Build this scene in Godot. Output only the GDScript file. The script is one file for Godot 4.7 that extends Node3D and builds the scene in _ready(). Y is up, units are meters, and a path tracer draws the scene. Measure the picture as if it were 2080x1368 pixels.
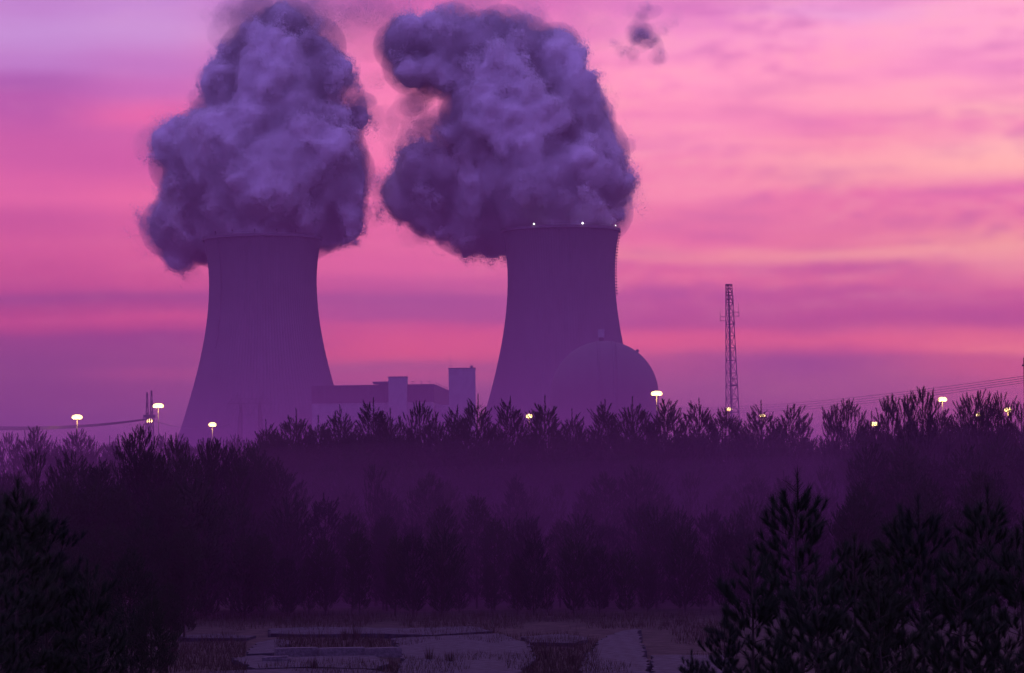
extends Node3D
# A power station at dusk: two cooling towers with steam, a domed building and a turbine hall behind a misty pine wood.

const F := 6250.0                     # focal length in pixels of the 2080 x 1368 photograph
const EYE := Vector3(0, 4.6, 0)
var view := Basis()
var rng := RandomNumberGenerator.new()
var used := {}
var mats := {}

# ------------------------------------------------------------------ helpers

func at(px: float, py: float, depth: float) -> Vector3:
	return EYE + view * Vector3((px - 1040.0) / F * depth, (684.0 - py) / F * depth, -depth)

func on_ground(px: float, py: float) -> Vector3:
	var d := view * Vector3((px - 1040.0) / F, (684.0 - py) / F, -1.0)
	return EYE + d * (EYE.y / maxf(-d.y, 0.0005))

func numbered(called: String) -> String:
	if not used.has(called):
		used[called] = 0
		return called
	used[called] += 1
	return "%s_%03d" % [called, used[called]]

func tag(o: Node, label: String, category: String, group := "", kind := "") -> void:
	if label: o.set_meta("label", label)
	if category: o.set_meta("category", category)
	if group: o.set_meta("group", group)
	if kind: o.set_meta("kind", kind)

func thing(called: String, where: Vector3, label: String, category: String, group := "", turn := 0.0) -> Node3D:
	var o := Node3D.new()
	o.name = numbered(called)
	add_child(o, true)
	o.position = where
	o.rotation.y = turn
	tag(o, label, category, group)
	return o

func put(called: String, m: Mesh, mat: Material, parent: Node = null) -> MeshInstance3D:
	var o := MeshInstance3D.new()
	o.mesh = m
	o.material_override = mat
	o.cast_shadow = GeometryInstance3D.SHADOW_CASTING_SETTING_ON
	if parent == null:
		o.name = numbered(called)
		add_child(o, true)
	else:
		o.name = called
		parent.add_child(o, true)
	return o

func array_mesh(v: PackedVector3Array, n: PackedVector3Array, idx := PackedInt32Array(), uv := PackedVector2Array()) -> ArrayMesh:
	var a := []
	a.resize(Mesh.ARRAY_MAX)
	a[Mesh.ARRAY_VERTEX] = v
	a[Mesh.ARRAY_NORMAL] = n
	if uv.size(): a[Mesh.ARRAY_TEX_UV] = uv
	if idx.size(): a[Mesh.ARRAY_INDEX] = idx
	var m := ArrayMesh.new()
	m.add_surface_from_arrays(Mesh.PRIMITIVE_TRIANGLES, a)
	return m

# A bag of triangles with flat normals.
class Bag:
	var v := PackedVector3Array()
	var n := PackedVector3Array()
	func tri(a: Vector3, b: Vector3, c: Vector3) -> void:   # seen clockwise from outside
		var k := (c - a).cross(b - a).normalized()
		v.push_back(a); v.push_back(b); v.push_back(c)
		n.push_back(k); n.push_back(k); n.push_back(k)
	func quad(a: Vector3, b: Vector3, c: Vector3, d: Vector3) -> void:
		tri(a, b, c)
		tri(a, c, d)
	func box(c: Vector3, s: Vector3, b := Basis()) -> void:
		var p := []
		for i in 8:
			p.append(c + b * (Vector3((i & 1) - 0.5, ((i >> 1) & 1) - 0.5, ((i >> 2) & 1) - 0.5) * s))
		for f in [[0, 1, 3, 2], [5, 4, 6, 7], [4, 0, 2, 6], [1, 5, 7, 3], [2, 3, 7, 6], [4, 5, 1, 0]]:
			quad(p[f[3]], p[f[2]], p[f[1]], p[f[0]])
	func bar(a: Vector3, b: Vector3, ra: float, rb := -1.0, sides := 4) -> void:
		if rb < 0.0: rb = ra
		var d := (b - a).normalized()
		var u := d.cross(Vector3.UP if absf(d.y) < 0.9 else Vector3.RIGHT).normalized()
		var w := d.cross(u)
		for i in sides:
			var t := TAU * i / sides
			var s := TAU * (i + 1) / sides
			var e := u * cos(t) + w * sin(t)
			var g := u * cos(s) + w * sin(s)
			quad(a + e * ra, a + g * ra, b + g * rb, b + e * rb)
		if sides < 9:
			for i in sides:
				var t := TAU * i / sides
				var s := TAU * (i + 1) / sides
				tri(b, b + (u * cos(t) + w * sin(t)) * rb, b + (u * cos(s) + w * sin(s)) * rb)
				tri(a, a + (u * cos(s) + w * sin(s)) * ra, a + (u * cos(t) + w * sin(t)) * ra)
	func mesh() -> ArrayMesh:
		var a := []
		a.resize(Mesh.ARRAY_MAX)
		a[Mesh.ARRAY_VERTEX] = v
		a[Mesh.ARRAY_NORMAL] = n
		var m := ArrayMesh.new()
		m.add_surface_from_arrays(Mesh.PRIMITIVE_TRIANGLES, a)
		return m

# Outline of (radius, height) turned about the y axis, smooth along the turn.
func lathe(outline: Array, around: int, from := 0.0, to := TAU) -> ArrayMesh:
	var v := PackedVector3Array()
	var n := PackedVector3Array()
	var idx := PackedInt32Array()
	for k in outline.size() - 1:
		var p: Vector2 = outline[k]
		var q: Vector2 = outline[k + 1]
		var e := (q - p).normalized()
		var first := v.size()
		for i in around + 1:
			var t := lerpf(from, to, float(i) / around)
			var d := Vector3(cos(t), 0, sin(t))
			var m := (d * e.y - Vector3.UP * e.x).normalized()
			v.push_back(d * p.x + Vector3.UP * p.y)
			v.push_back(d * q.x + Vector3.UP * q.y)
			n.push_back(m)
			n.push_back(m)
		for i in around:
			var a := first + 2 * i
			idx.append_array([a, a + 2, a + 1, a + 1, a + 2, a + 3])
	return array_mesh(v, n, idx)

func noise_of(sd: int, freq: float, octaves := 4) -> FastNoiseLite:
	var f := FastNoiseLite.new()
	f.seed = sd
	f.noise_type = FastNoiseLite.TYPE_SIMPLEX_SMOOTH
	f.frequency = freq
	f.fractal_type = FastNoiseLite.FRACTAL_FBM
	f.fractal_octaves = octaves
	return f

func noise_tex(sd: int, freq: float, lo: Color, hi: Color, octaves := 5, size := 512) -> NoiseTexture2D:
	var t := NoiseTexture2D.new()
	t.width = size
	t.height = size
	t.seamless = true
	t.noise = noise_of(sd, freq, octaves)
	var g := Gradient.new()
	g.set_color(0, lo.linear_to_srgb())
	g.set_color(1, hi.linear_to_srgb())
	g.set_offset(0, 0.25)
	g.set_offset(1, 0.75)
	t.color_ramp = g
	return t

func matte(c: Color, rough := 0.9) -> StandardMaterial3D:
	var m := StandardMaterial3D.new()
	m.albedo_color = c.linear_to_srgb()
	m.roughness = rough
	m.metallic_specular = 0.3
	return m

func mottled(sd: int, freq: float, lo: Color, hi: Color, scale: Vector3, rough := 0.9, relief := 0.0) -> StandardMaterial3D:
	var m := StandardMaterial3D.new()
	m.albedo_texture = noise_tex(sd, freq, lo, hi)
	m.uv1_triplanar = true
	m.uv1_world_triplanar = true
	m.uv1_scale = scale
	m.roughness = rough
	m.metallic_specular = 0.3
	if relief > 0.0:
		m.heightmap_enabled = true
		m.heightmap_texture = noise_tex(sd + 7, freq * 2.0, Color(0, 0, 0), Color(1, 1, 1))
		m.heightmap_scale = relief
	return m

func glow(c: Color, energy: float) -> StandardMaterial3D:
	var m := StandardMaterial3D.new()
	m.albedo_color = Color(0.8, 0.8, 0.8)
	m.emission_enabled = true
	m.emission = c
	m.emission_energy_multiplier = energy
	return m

# ------------------------------------------------------------------ sky

# Sky colours by place in the picture's field of view (column: x; rows: y, sRGB).
var sky_columns := [
	[60, [[-200, 172, 125, 205], [0, 185, 130, 205], [60, 190, 142, 212], [130, 184, 124, 200], [165, 170, 96, 176], [205, 180, 93, 172], [300, 200, 95, 166], [380, 218, 102, 166], [400, 222, 105, 166], [450, 203, 92, 157], [500, 214, 96, 156], [560, 206, 90, 150], [592, 196, 85, 148], [610, 166, 78, 146], [640, 192, 80, 141], [655, 206, 85, 145], [668, 190, 78, 140], [690, 152, 70, 140], [740, 134, 63, 136], [800, 128, 60, 134], [880, 126, 64, 140]]],
	[300, [[-200, 180, 130, 205], [0, 190, 136, 210], [60, 196, 146, 213], [130, 190, 120, 196], [180, 196, 110, 186], [240, 226, 106, 170], [270, 206, 100, 170], [330, 206, 96, 166], [400, 231, 110, 166], [440, 216, 100, 160], [530, 221, 100, 156], [585, 211, 92, 150], [605, 171, 80, 146], [625, 185, 80, 145], [650, 217, 90, 146], [668, 190, 78, 142], [680, 156, 70, 141], [740, 147, 66, 139], [755, 162, 68, 141], [785, 140, 63, 137], [880, 130, 66, 142]]],
	[830, [[-200, 190, 110, 185], [0, 205, 105, 175], [100, 236, 125, 180], [250, 242, 130, 182], [350, 240, 120, 175], [480, 232, 112, 166], [545, 231, 110, 166], [585, 205, 98, 160], [605, 180, 90, 156], [645, 188, 92, 156], [668, 220, 93, 150], [690, 230, 93, 146], [725, 224, 86, 142], [748, 172, 78, 146], [765, 182, 76, 144], [800, 152, 72, 145], [880, 132, 68, 142]]],
	[1400, [[-200, 205, 135, 200], [0, 216, 128, 194], [40, 224, 134, 198], [80, 240, 150, 202], [160, 250, 156, 198], [230, 246, 146, 190], [300, 248, 150, 188], [345, 241, 136, 180], [390, 247, 142, 180], [430, 236, 126, 172], [490, 240, 122, 170], [522, 252, 150, 168], [548, 230, 112, 165], [570, 240, 120, 165], [610, 205, 98, 160], [650, 200, 92, 155], [680, 244, 104, 150], [700, 232, 96, 148], [730, 180, 80, 148], [790, 160, 76, 148], [880, 146, 72, 146]]],
	[1700, [[-200, 225, 150, 205], [0, 228, 150, 208], [25, 230, 160, 214], [60, 244, 160, 206], [130, 246, 154, 198], [190, 250, 160, 192], [245, 238, 136, 184], [285, 246, 148, 180], [330, 251, 166, 180], [370, 250, 160, 176], [400, 233, 122, 172], [440, 236, 126, 170], [490, 240, 130, 166], [512, 253, 162, 168], [545, 214, 104, 162], [575, 232, 116, 162], [600, 210, 100, 160], [650, 206, 94, 155], [690, 250, 108, 150], [712, 230, 94, 150], [735, 184, 84, 152], [790, 174, 82, 152], [880, 165, 78, 148]]],
	[2060, [[-200, 240, 160, 205], [0, 246, 165, 206], [60, 246, 164, 205], [130, 241, 150, 200], [190, 252, 165, 195], [222, 255, 180, 190], [262, 241, 146, 186], [305, 255, 185, 186], [335, 255, 180, 180], [385, 231, 120, 175], [440, 236, 126, 170], [495, 254, 165, 166], [525, 252, 158, 170], [560, 240, 130, 165], [590, 216, 101, 158], [640, 206, 95, 155], [680, 250, 118, 150], [710, 254, 124, 150], [720, 216, 94, 147], [755, 214, 88, 146], [800, 190, 82, 146], [880, 172, 78, 144]]],
]
var sky_noise := noise_of(11, 1.0, 5)
var sky_noise_fine := noise_of(12, 1.0, 4)

func column_color(k: int, y: float) -> Color:
	var rows: Array = sky_columns[k][1]
	if y <= rows[0][0]: return Color8(rows[0][1], rows[0][2], rows[0][3])
	for i in rows.size() - 1:
		if y < rows[i + 1][0]:
			var t := (y - float(rows[i][0])) / (float(rows[i + 1][0]) - float(rows[i][0]))
			t = t * t * (3.0 - 2.0 * t)
			return Color8(rows[i][1], rows[i][2], rows[i][3]).lerp(Color8(rows[i + 1][1], rows[i + 1][2], rows[i + 1][3]), t)
	var l: Array = rows[-1]
	return Color8(l[1], l[2], l[3])

func band_color(x: float, y: float) -> Color:
	# the streaks wander a little, and on the right they rise
	var w := sky_noise.get_noise_2d(x * 0.0013, y * 0.005)
	y += (10.0 + 12.0 * smoothstep(500.0, 1500.0, x)) * w + 4.0 * sky_noise_fine.get_noise_2d(x * 0.004 + 40.0, y * 0.02)
	var n := sky_columns.size()
	var c: Color
	if x <= sky_columns[0][0]:
		c = column_color(0, y)
	elif x >= sky_columns[n - 1][0]:
		c = column_color(n - 1, y)
	else:
		for k in n - 1:
			if x < sky_columns[k + 1][0]:
				var t := (x - float(sky_columns[k][0])) / (float(sky_columns[k + 1][0]) - float(sky_columns[k][0]))
				t = t * t * (3.0 - 2.0 * t)
				c = column_color(k, y).lerp(column_color(k + 1, y), t)
				break
	var s := sky_noise_fine.get_noise_2d(x * 0.0026, (y + 0.03 * x) * 0.024)
	var amp := 0.22 * smoothstep(600.0, 1500.0, x) * (1.0 - smoothstep(560.0, 720.0, y)) + 0.06
	s += 1.2 * sky_noise_fine.get_noise_2d(x * 0.011 + 90.0, (y + 0.05 * x) * 0.045) * smoothstep(-0.3, 0.4, w)
	c = c * Color(1, 1, 1).lerp(Color(1.16, 1.34, 1.02), smoothstep(640.0, 780.0, y))
	var low := exp(-pow((x - 1620.0) / 150.0, 2.0) - pow((y - 738.0) / 36.0, 2.0))
	c = c.lerp(Color8(170, 88, 156), low * 0.75)
	if s > 0.0:
		return c.lerp(Color8(255, 195, 185), s * amp)
	return c.lerp(Color8(170, 85, 165), -s * amp * 1.3)

func sky_color(d: Vector3) -> Color:
	# the wide sky: pink round the place where the sun will come up, lavender overhead, violet behind
	var towards := Vector3(sin(0.20), 0.05, -cos(0.20)).normalized()
	var near := clampf(d.dot(towards) * 0.5 + 0.5, 0.0, 1.0)
	var up := clampf(d.y, 0.0, 1.0)
	var front := Color(0.74, 0.27, 0.50).lerp(Color(0.34, 0.24, 0.60), sqrt(up))
	var back := Color(0.19, 0.090, 0.56).lerp(Color(0.31, 0.19, 0.78), sqrt(up))
	var c := back.lerp(front, pow(near, 2.2))
	var s := sky_noise.get_noise_3d(d.x * 1.5, d.y * 8.0, d.z * 1.5)
	c = c * (1.0 + 0.25 * s)
	var e := view.inverse() * d
	if e.z < -0.5:
		var x := 1040.0 - F * e.x / e.z
		var y := 684.0 + F * e.y / e.z
		var out := maxf(maxf(absf(x - 1040.0) - 1100.0, -100.0 - y), 0.0)
		var w := 1.0 - smoothstep(0.0, 2600.0, out)
		if w > 0.0:
			c = c.lerp(band_color(clampf(x, -1500, 3600), y).srgb_to_linear() * Color(1.24, 1.17, 1.12), w)
	c.a = 1.0
	return c

func direction(i: float, j: float, w: float, h: float) -> Vector3:
	var az := (i + 0.5) / w * TAU
	var el := (0.5 - (j + 0.5) / h) * PI
	return Vector3(sin(az) * cos(el), sin(el), -cos(az) * cos(el))

func make_sky() -> ImageTexture:
	var coarse := Image.create(512, 256, false, Image.FORMAT_RGBF)
	for j in 256:
		for i in 512:
			coarse.set_pixel(i, j, sky_color(direction(i, minf(j, 128.0), 512, 256)))
	coarse.resize(4096, 2048, Image.INTERPOLATE_CUBIC)
	for j in range(870, 1030):
		for i in range(-150, 150):
			coarse.set_pixel(posmod(i, 4096), j, sky_color(direction(i, j, 4096, 2048)))
	return ImageTexture.create_from_image(coarse)

# ------------------------------------------------------------------ cooling towers

func tower_outline(top: float, throat: float, rt: float, cu: float, cd: float, low: float, rows: int) -> Array:
	var o := []
	for k in rows + 1:
		var h := lerpf(low, top, float(k) / rows)
		var c := cu if h > throat else cd
		o.append(Vector2(rt * sqrt(1.0 + pow((h - throat) / c, 2.0)), h))
	return o

func ribbed_shell(outline: Array, ribs: int, proud: float) -> ArrayMesh:
	var v := PackedVector3Array()
	var n := PackedVector3Array()
	var idx := PackedInt32Array()
	var steps := ribs * 4
	for k in outline.size():
		var p: Vector2 = outline[k]
		var q: Vector2 = outline[mini(k + 1, outline.size() - 1)]
		var r: Vector2 = outline[maxi(k - 1, 0)]
		var e := (q - r).normalized()
		for i in steps + 1:
			var step := i % 4
			var t := TAU * (i + (0.25 if step == 1 else (-0.25 if step == 0 else 0.0))) / steps
			var d := Vector3(cos(t), 0, sin(t))
			var side := Vector3(-sin(t), 0, cos(t))
			var out := proud if step >= 2 else 0.0
			var m := d * e.y - Vector3.UP * e.x
			if step == 2: m -= side * 0.5
			elif step == 3: m += side * 0.5
			v.push_back(d * (p.x + out + 0.07 * (k % 2)) + Vector3.UP * p.y)
			n.push_back(m.normalized())
	var w := steps + 1
	for k in outline.size() - 1:
		for i in steps:
			var a := k * w + i
			idx.append_array([a, a + 1, a + w, a + w, a + 1, a + w + 1])
	return array_mesh(v, n, idx)

func cooling_tower(px: float, rim_y: float, throat_y: float, cu: float, cd: float, label: String) -> Node3D:
	var rim := at(px, rim_y, 1800.0)
	var top := rim.y
	var throat := at(px, throat_y, 1800.0).y
	var t := thing("cooling_tower", Vector3(rim.x, 0, rim.z), label, "cooling tower", "hyperbolic cooling towers of the power station")
	var rt := 31.1
	var outer := tower_outline(top, throat, rt, cu, cd, 10.0, 64)
	put("shell", ribbed_shell(outer, 132, 0.28), mats.concrete, t)
	var inner := []
	for p in outer: inner.append(Vector2(p.x - 0.9, p.y))
	inner.reverse()
	put("inner_wall", lathe(inner, 96), mats.concrete, t)
	var r: float = outer[-1].x
	put("rim", lathe([Vector2(r - 1.0, top - 1.6), Vector2(r + 0.9, top - 1.5), Vector2(r + 0.9, top), Vector2(r + 0.75, top + 0.12), Vector2(r - 1.0, top + 0.12), Vector2(r - 1.0, top - 1.6)], 128), mats.concrete_dark, t)
	var rail := Bag.new()
	for i in 96:
		var a := TAU * i / 96.0
		var b := TAU * (i + 1) / 96.0
		var p := Vector3(cos(a), 0, sin(a)) * (r + 0.7)
		var q := Vector3(cos(b), 0, sin(b)) * (r + 0.7)
		rail.bar(p + Vector3.UP * (top + 0.1), p + Vector3.UP * (top + 1.3), 0.05)
		rail.bar(p + Vector3.UP * (top + 1.3), q + Vector3.UP * (top + 1.3), 0.05)
	var rl := put("guard_rail", rail.mesh(), mats.steel, t)
	var legs := Bag.new()
	var r0: float = outer[0].x
	for i in 40:
		var a := TAU * i / 40.0
		for s in [-0.5, 0.5]:
			var b: float = a + s * TAU / 40.0
			legs.bar(Vector3(cos(b) * (r0 + 3.0), -1.0, sin(b) * (r0 + 3.0)), Vector3(cos(a) * r0, 10.2, sin(a) * r0), 0.55, -1.0, 6)
	put("column_ring", legs.mesh(), mats.concrete, t)
	t.set_meta("rim_radius", r)
	t.set_meta("rim_height", top)
	t.set_meta("throat", throat)
	t.set_meta("cd", cd)
	t.set_meta("cu", cu)
	return t

func shell_point(t: Node3D, h: float, ang: float, out := 0.0) -> Vector3:
	var throat: float = t.get_meta("throat")
	var c: float = t.get_meta("cu") if h > throat else t.get_meta("cd")
	var r := 31.1 * sqrt(1.0 + pow((h - throat) / c, 2.0)) + out
	return Vector3(cos(ang) * r, h, sin(ang) * r)

# ------------------------------------------------------------------ steam

# blobs: [x, y, radius (picture pixels at the tower's distance), further away (metres)]
func steam(label: String, blobs: Array, wisps: Array, sd: int, mouth: Vector3, mouth_r: float) -> void:
	var scale := 1800.0 / F
	var c := PackedVector3Array()
	var rad := PackedFloat32Array()
	var lo := Vector3(1e9, 1e9, 1e9)
	var hi := -lo
	for b in blobs:
		var p := at(b[0], b[1], 1800.0 + b[3])
		c.push_back(p)
		rad.push_back(b[2] * scale)
		lo = lo.min(p - Vector3.ONE * (b[2] * scale + 20.0))
		hi = hi.max(p + Vector3.ONE * (b[2] * scale + 20.0))
	var cell := 2.0
	var nx := int((hi.x - lo.x) / cell) + 1
	var ny := int((hi.y - lo.y) / cell) + 1
	var nz := int((hi.z - lo.z) / cell) + 1
	var big := noise_of(sd, 1.0 / 60.0, 1)
	var mid := noise_of(sd + 1, 1.0 / 27.0, 1)
	var small := noise_of(sd + 2, 1.0 / 12.0, 2)
	var fine := noise_of(sd + 3, 1.0 / 17.0, 4)
	var f := PackedFloat32Array()
	f.resize(nx * ny * nz)
	var nb := c.size()
	var k := 9.0
	for z in nz:
		for y in ny:
			for x in nx:
				var p := lo + Vector3(x, y, z) * cell
				var d := 60.0
				for i in nb:
					var e := p.distance_to(c[i]) - rad[i]
					if e < d + k:
						var h := maxf(k - absf(d - e), 0.0) / k
						d = minf(d, e) - h * h * k * 0.25
				if d < 26.0 and d > -34.0:
					d -= 15.0 * absf(big.get_noise_3dv(p)) + 6.0 * absf(mid.get_noise_3dv(p)) + 1.5 * absf(small.get_noise_3dv(p)) - 5.5 + 4.5 * fine.get_noise_3dv(p)
				# nothing in front of the tower below its rim
				if p.y < mouth.y + 50.0:
					var q := Vector2(p.x - mouth.x, p.z - mouth.z).length()
					var floor_y := mouth.y - 6.0
					if q > mouth_r - 2.5:
						floor_y = mouth.y + 1.0 + (q - mouth_r) * 2.2 - 90.0 * smoothstep(2.0, 26.0, mouth.z - p.z) - 200.0 * smoothstep(mouth_r + 6.0, mouth_r + 36.0, q)
					d = maxf(d, (floor_y - p.y) * 0.7)
				f[(z * ny + y) * nx + x] = d
	var t := thing("steam_cloud", at(blobs[0][0], blobs[0][1], 1800.0), label, "steam")
	var o := t.position
	if nb > 1: put("billow_mass", surface_nets(f, nx, ny, nz, lo - o, cell, -3.0), mats.steam, t)
	# the soft edge: a thinning drift of small flecks
	var v := PackedVector3Array()
	var n := PackedVector3Array()
	var sy := nx
	var sz := nx * ny
	for z in range(1, nz - 2):
		for y in range(1, ny - 2):
			for x in range(1, nx - 2):
				var i := (z * ny + y) * nx + x
				var d0 := f[i]
				if d0 < -6.0 or d0 > 9.0: continue
				var g := Vector3(f[i + 1] - f[i - 1], f[i + sy] - f[i - sy], f[i + sz] - f[i - sz]) / (2.0 * cell)
				var gl := g.length()
				if gl < 0.05: continue
				var nn := g / gl
				if nn.z < -0.35: continue
				var base := lo + Vector3(x, y, z) * cell
				var s0 := lerpf(0.50, 0.34, smoothstep(-5.0, 0.0, d0))
				var area := 0.21 * s0 * s0
				var want := 0.20 * 8.0 / area          # the most that this cell can hold
				if d0 > 6.0: want *= 0.25
				elif d0 > 2.0: want *= 0.5
				var whole := 0.20 if d0 <= 2.0 else (0.10 if d0 <= 6.0 else 0.05)
				var count := int(want + rng.randf())
				for q in count:
					var off := Vector3(rng.randf(), rng.randf(), rng.randf()) * cell
					var p := base + off
					var dd := d0 + g.dot(off) - 4.0 * small.get_noise_3dv(p * 1.7)
					var ql := Vector2(p.x - mouth.x, p.z - mouth.z).length()
					if ql < mouth_r + 1.5 and p.y < mouth.y + 0.6: continue
					if ql < mouth_r + 16.0 and p.y < mouth.y + 1.0 and p.z > mouth.z - 5.0: continue
					if dd < -4.5: continue
					var sigma := 0.20 * exp(-maxf(dd + 2.5, 0.0) / 1.5)
					if rng.randf() > sigma / whole: continue
					fleck(v, n, p - o, nn, s0 * rng.randf_range(0.7, 1.25))
	for w in wisps:                                      # torn shreds: x, y, radius, away, how dense
		var cc := at(w[0], w[1], 1800.0 + w[3])
		var rr: float = w[2] * scale
		var num := int(w[4] * rr * rr * 9.0)
		for q in num:
			var e := Vector3(rng.randfn(), rng.randfn(), rng.randfn() * 0.8) * rr * 0.45
			var p := cc + e
			var s := mid.get_noise_3dv(p * 1.2) + 0.7 * small.get_noise_3dv(p)
			if rng.randf() > smoothstep(-0.25, 0.30, s): continue
			fleck(v, n, p - o, (e.normalized() + Vector3(0, 0, 0.6)).normalized(), rng.randf_range(0.16, 0.36))
	# the body of the steam: round banks of drops, so that light goes into it
	var body := FogMaterial.new()
	body.density = 0.036
	body.albedo = Color(0.99, 0.98, 1.0)
	for i in nb:
		if blobs[i][2] < 38: continue
		puff(t, c[i] - o, Vector3.ONE * (rad[i] * 2.0 + 11.0), body)
	# thin shreds at the edge of the body
	var edge := FogMaterial.new()
	edge.density = 0.035
	edge.albedo = Color(0.99, 0.98, 1.0)
	for i in nb:
		if nb < 2 or blobs[i][2] > 90 or i % 3 != 0: continue
		var a := rng.randf() * TAU
		var dir := Vector3(cos(a), sin(a), rng.randf_range(-0.3, 0.5))
		var p := c[i] + dir * (rad[i] + 4.0)
		if p.y < mouth.y + 6.0: continue
		puff(t, p - o, Vector3(rng.randf_range(0.8, 1.3), rng.randf_range(0.6, 1.1), 0.9) * maxf(rad[i] * 0.7, 9.0), edge)
	var thin := {}
	for w in wisps:
		var key := snappedf(w[4] * 0.006, 0.002)
		if not thin.has(key):
			thin[key] = FogMaterial.new()
			thin[key].density = key
			thin[key].albedo = Color(0.99, 0.98, 1.0)
		for q in 2:
			var rr: float = w[2] * scale
			var e := Vector3(rng.randfn(), rng.randfn(), rng.randfn()) * rr * 0.35
			puff(t, at(w[0], w[1], 1800.0 + w[3]) + e - o, Vector3(rng.randf_range(0.7, 1.6), rng.randf_range(0.6, 1.3), 1.0) * rr * 1.9, thin[key])
	var drift := put("vapour_drift", array_mesh(v, n), mats.vapour, t)
	drift.set_meta("kind", "stuff")

func puff(t: Node3D, p: Vector3, size: Vector3, m: FogMaterial) -> void:
	var f := FogVolume.new()
	f.name = "vapour_puff"
	f.shape = RenderingServer.FOG_VOLUME_SHAPE_ELLIPSOID
	f.size = size
	f.material = m
	f.position = p
	f.rotation = Vector3(0, 0, rng.randf_range(-0.7, 0.7))
	f.set_meta("kind", "stuff")
	t.add_child(f, true)

func fleck(v: PackedVector3Array, n: PackedVector3Array, p: Vector3, nn: Vector3, s: float) -> void:
	var m := (nn + Vector3(rng.randf() - 0.5, rng.randf() - 0.5, rng.randf() - 0.5) * 1.6).normalized()
	var u := m.cross(Vector3(rng.randf() - 0.5, rng.randf() - 0.5, rng.randf() - 0.5)).normalized() * s
	var w := m.cross(u)
	v.push_back(p + u * 0.7)
	v.push_back(p - u * 0.35 - w * 0.6)
	v.push_back(p - u * 0.35 + w * 0.6)
	var k := (nn + m * 0.2).normalized()
	n.push_back(k); n.push_back(k); n.push_back(k)

func surface_nets(f: PackedFloat32Array, nx: int, ny: int, nz: int, lo: Vector3, cell: float, iso: float) -> ArrayMesh:
	var v := PackedVector3Array()
	var n := PackedVector3Array()
	var idx := PackedInt32Array()
	var where := PackedInt32Array()
	where.resize(nx * ny * nz)
	where.fill(-1)
	var sy := nx
	var sz := nx * ny
	var offs := [0, 1, sy, sy + 1, sz, sz + 1, sz + sy, sz + sy + 1]
	var edges := [[0, 1], [0, 2], [0, 4], [1, 3], [1, 5], [2, 3], [2, 6], [3, 7], [4, 5], [4, 6], [5, 7], [6, 7]]
	for z in nz - 1:
		for y in ny - 1:
			for x in nx - 1:
				var i := (z * ny + y) * nx + x
				var inside := 0
				for o in offs:
					if f[i + o] < iso: inside += 1
				if inside == 0 or inside == 8: continue
				var sum := Vector3.ZERO
				var num := 0
				for e in edges:
					var a: float = f[i + offs[e[0]]] - iso
					var b: float = f[i + offs[e[1]]] - iso
					if (a < 0.0) != (b < 0.0):
						var t := a / (a - b)
						var p := Vector3(e[0] & 1, (e[0] >> 1) & 1, e[0] >> 2)
						var q := Vector3(e[1] & 1, (e[1] >> 1) & 1, e[1] >> 2)
						sum += p.lerp(q, t)
						num += 1
				where[i] = v.size()
				v.push_back(lo + (Vector3(x, y, z) + sum / num) * cell)
				var g := Vector3(f[i + 1] - f[i] + f[i + sy + 1] - f[i + sy] + f[i + sz + 1] - f[i + sz], f[i + sy] - f[i] + f[i + sy + 1] - f[i + 1] + f[i + sz + sy] - f[i + sz], f[i + sz] - f[i] + f[i + sz + 1] - f[i + 1] + f[i + sz + sy] - f[i + sy])
				n.push_back(g.normalized())
	var steps := [1, sy, sz]
	for z in range(1, nz - 1):
		for y in range(1, ny - 1):
			for x in range(1, nx - 1):
				var i := (z * ny + y) * nx + x
				var a := f[i] < iso
				for ax in 3:
					var b := f[i + steps[ax]] < iso
					if a == b: continue
					var s1: int = steps[(ax + 1) % 3]
					var s2: int = steps[(ax + 2) % 3]
					var q := [where[i], where[i - s1], where[i - s1 - s2], where[i - s2]]
					if q[0] < 0 or q[1] < 0 or q[2] < 0 or q[3] < 0: continue
					if a: idx.append_array([q[0], q[2], q[1], q[0], q[3], q[2]])
					else: idx.append_array([q[0], q[1], q[2], q[0], q[2], q[3]])
	return array_mesh(v, n, idx)

# ------------------------------------------------------------------ pines

func tuft(b: Bag, a: Vector3, axis: Vector3, long: float, needle: float, width: float, count: int, spread: float, flare := 1.25) -> void:
	var u := axis.cross(Vector3(0.3, 0.2, 1.0)).normalized()
	var w := axis.cross(u)
	for i in count:
		var s := (float(i) + rng.randf()) / count
		var t := rng.randf() * TAU
		var r := u * cos(t) + w * sin(t)
		var ph := spread * lerpf(flare, 0.5, s) * rng.randf_range(0.6, 1.25)
		var d := axis * cos(ph) + r * sin(ph)
		var p := a + axis * long * s
		var e := d.cross(axis * 0.3 + r).normalized()
		if e.length_squared() < 0.5: e = w
		e = (e + r * rng.randf_range(-0.6, 0.6)).normalized() * width * 0.5
		var l := needle * rng.randf_range(0.6, 1.25)
		b.tri(p - e, p + e, p + d * l)

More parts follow.
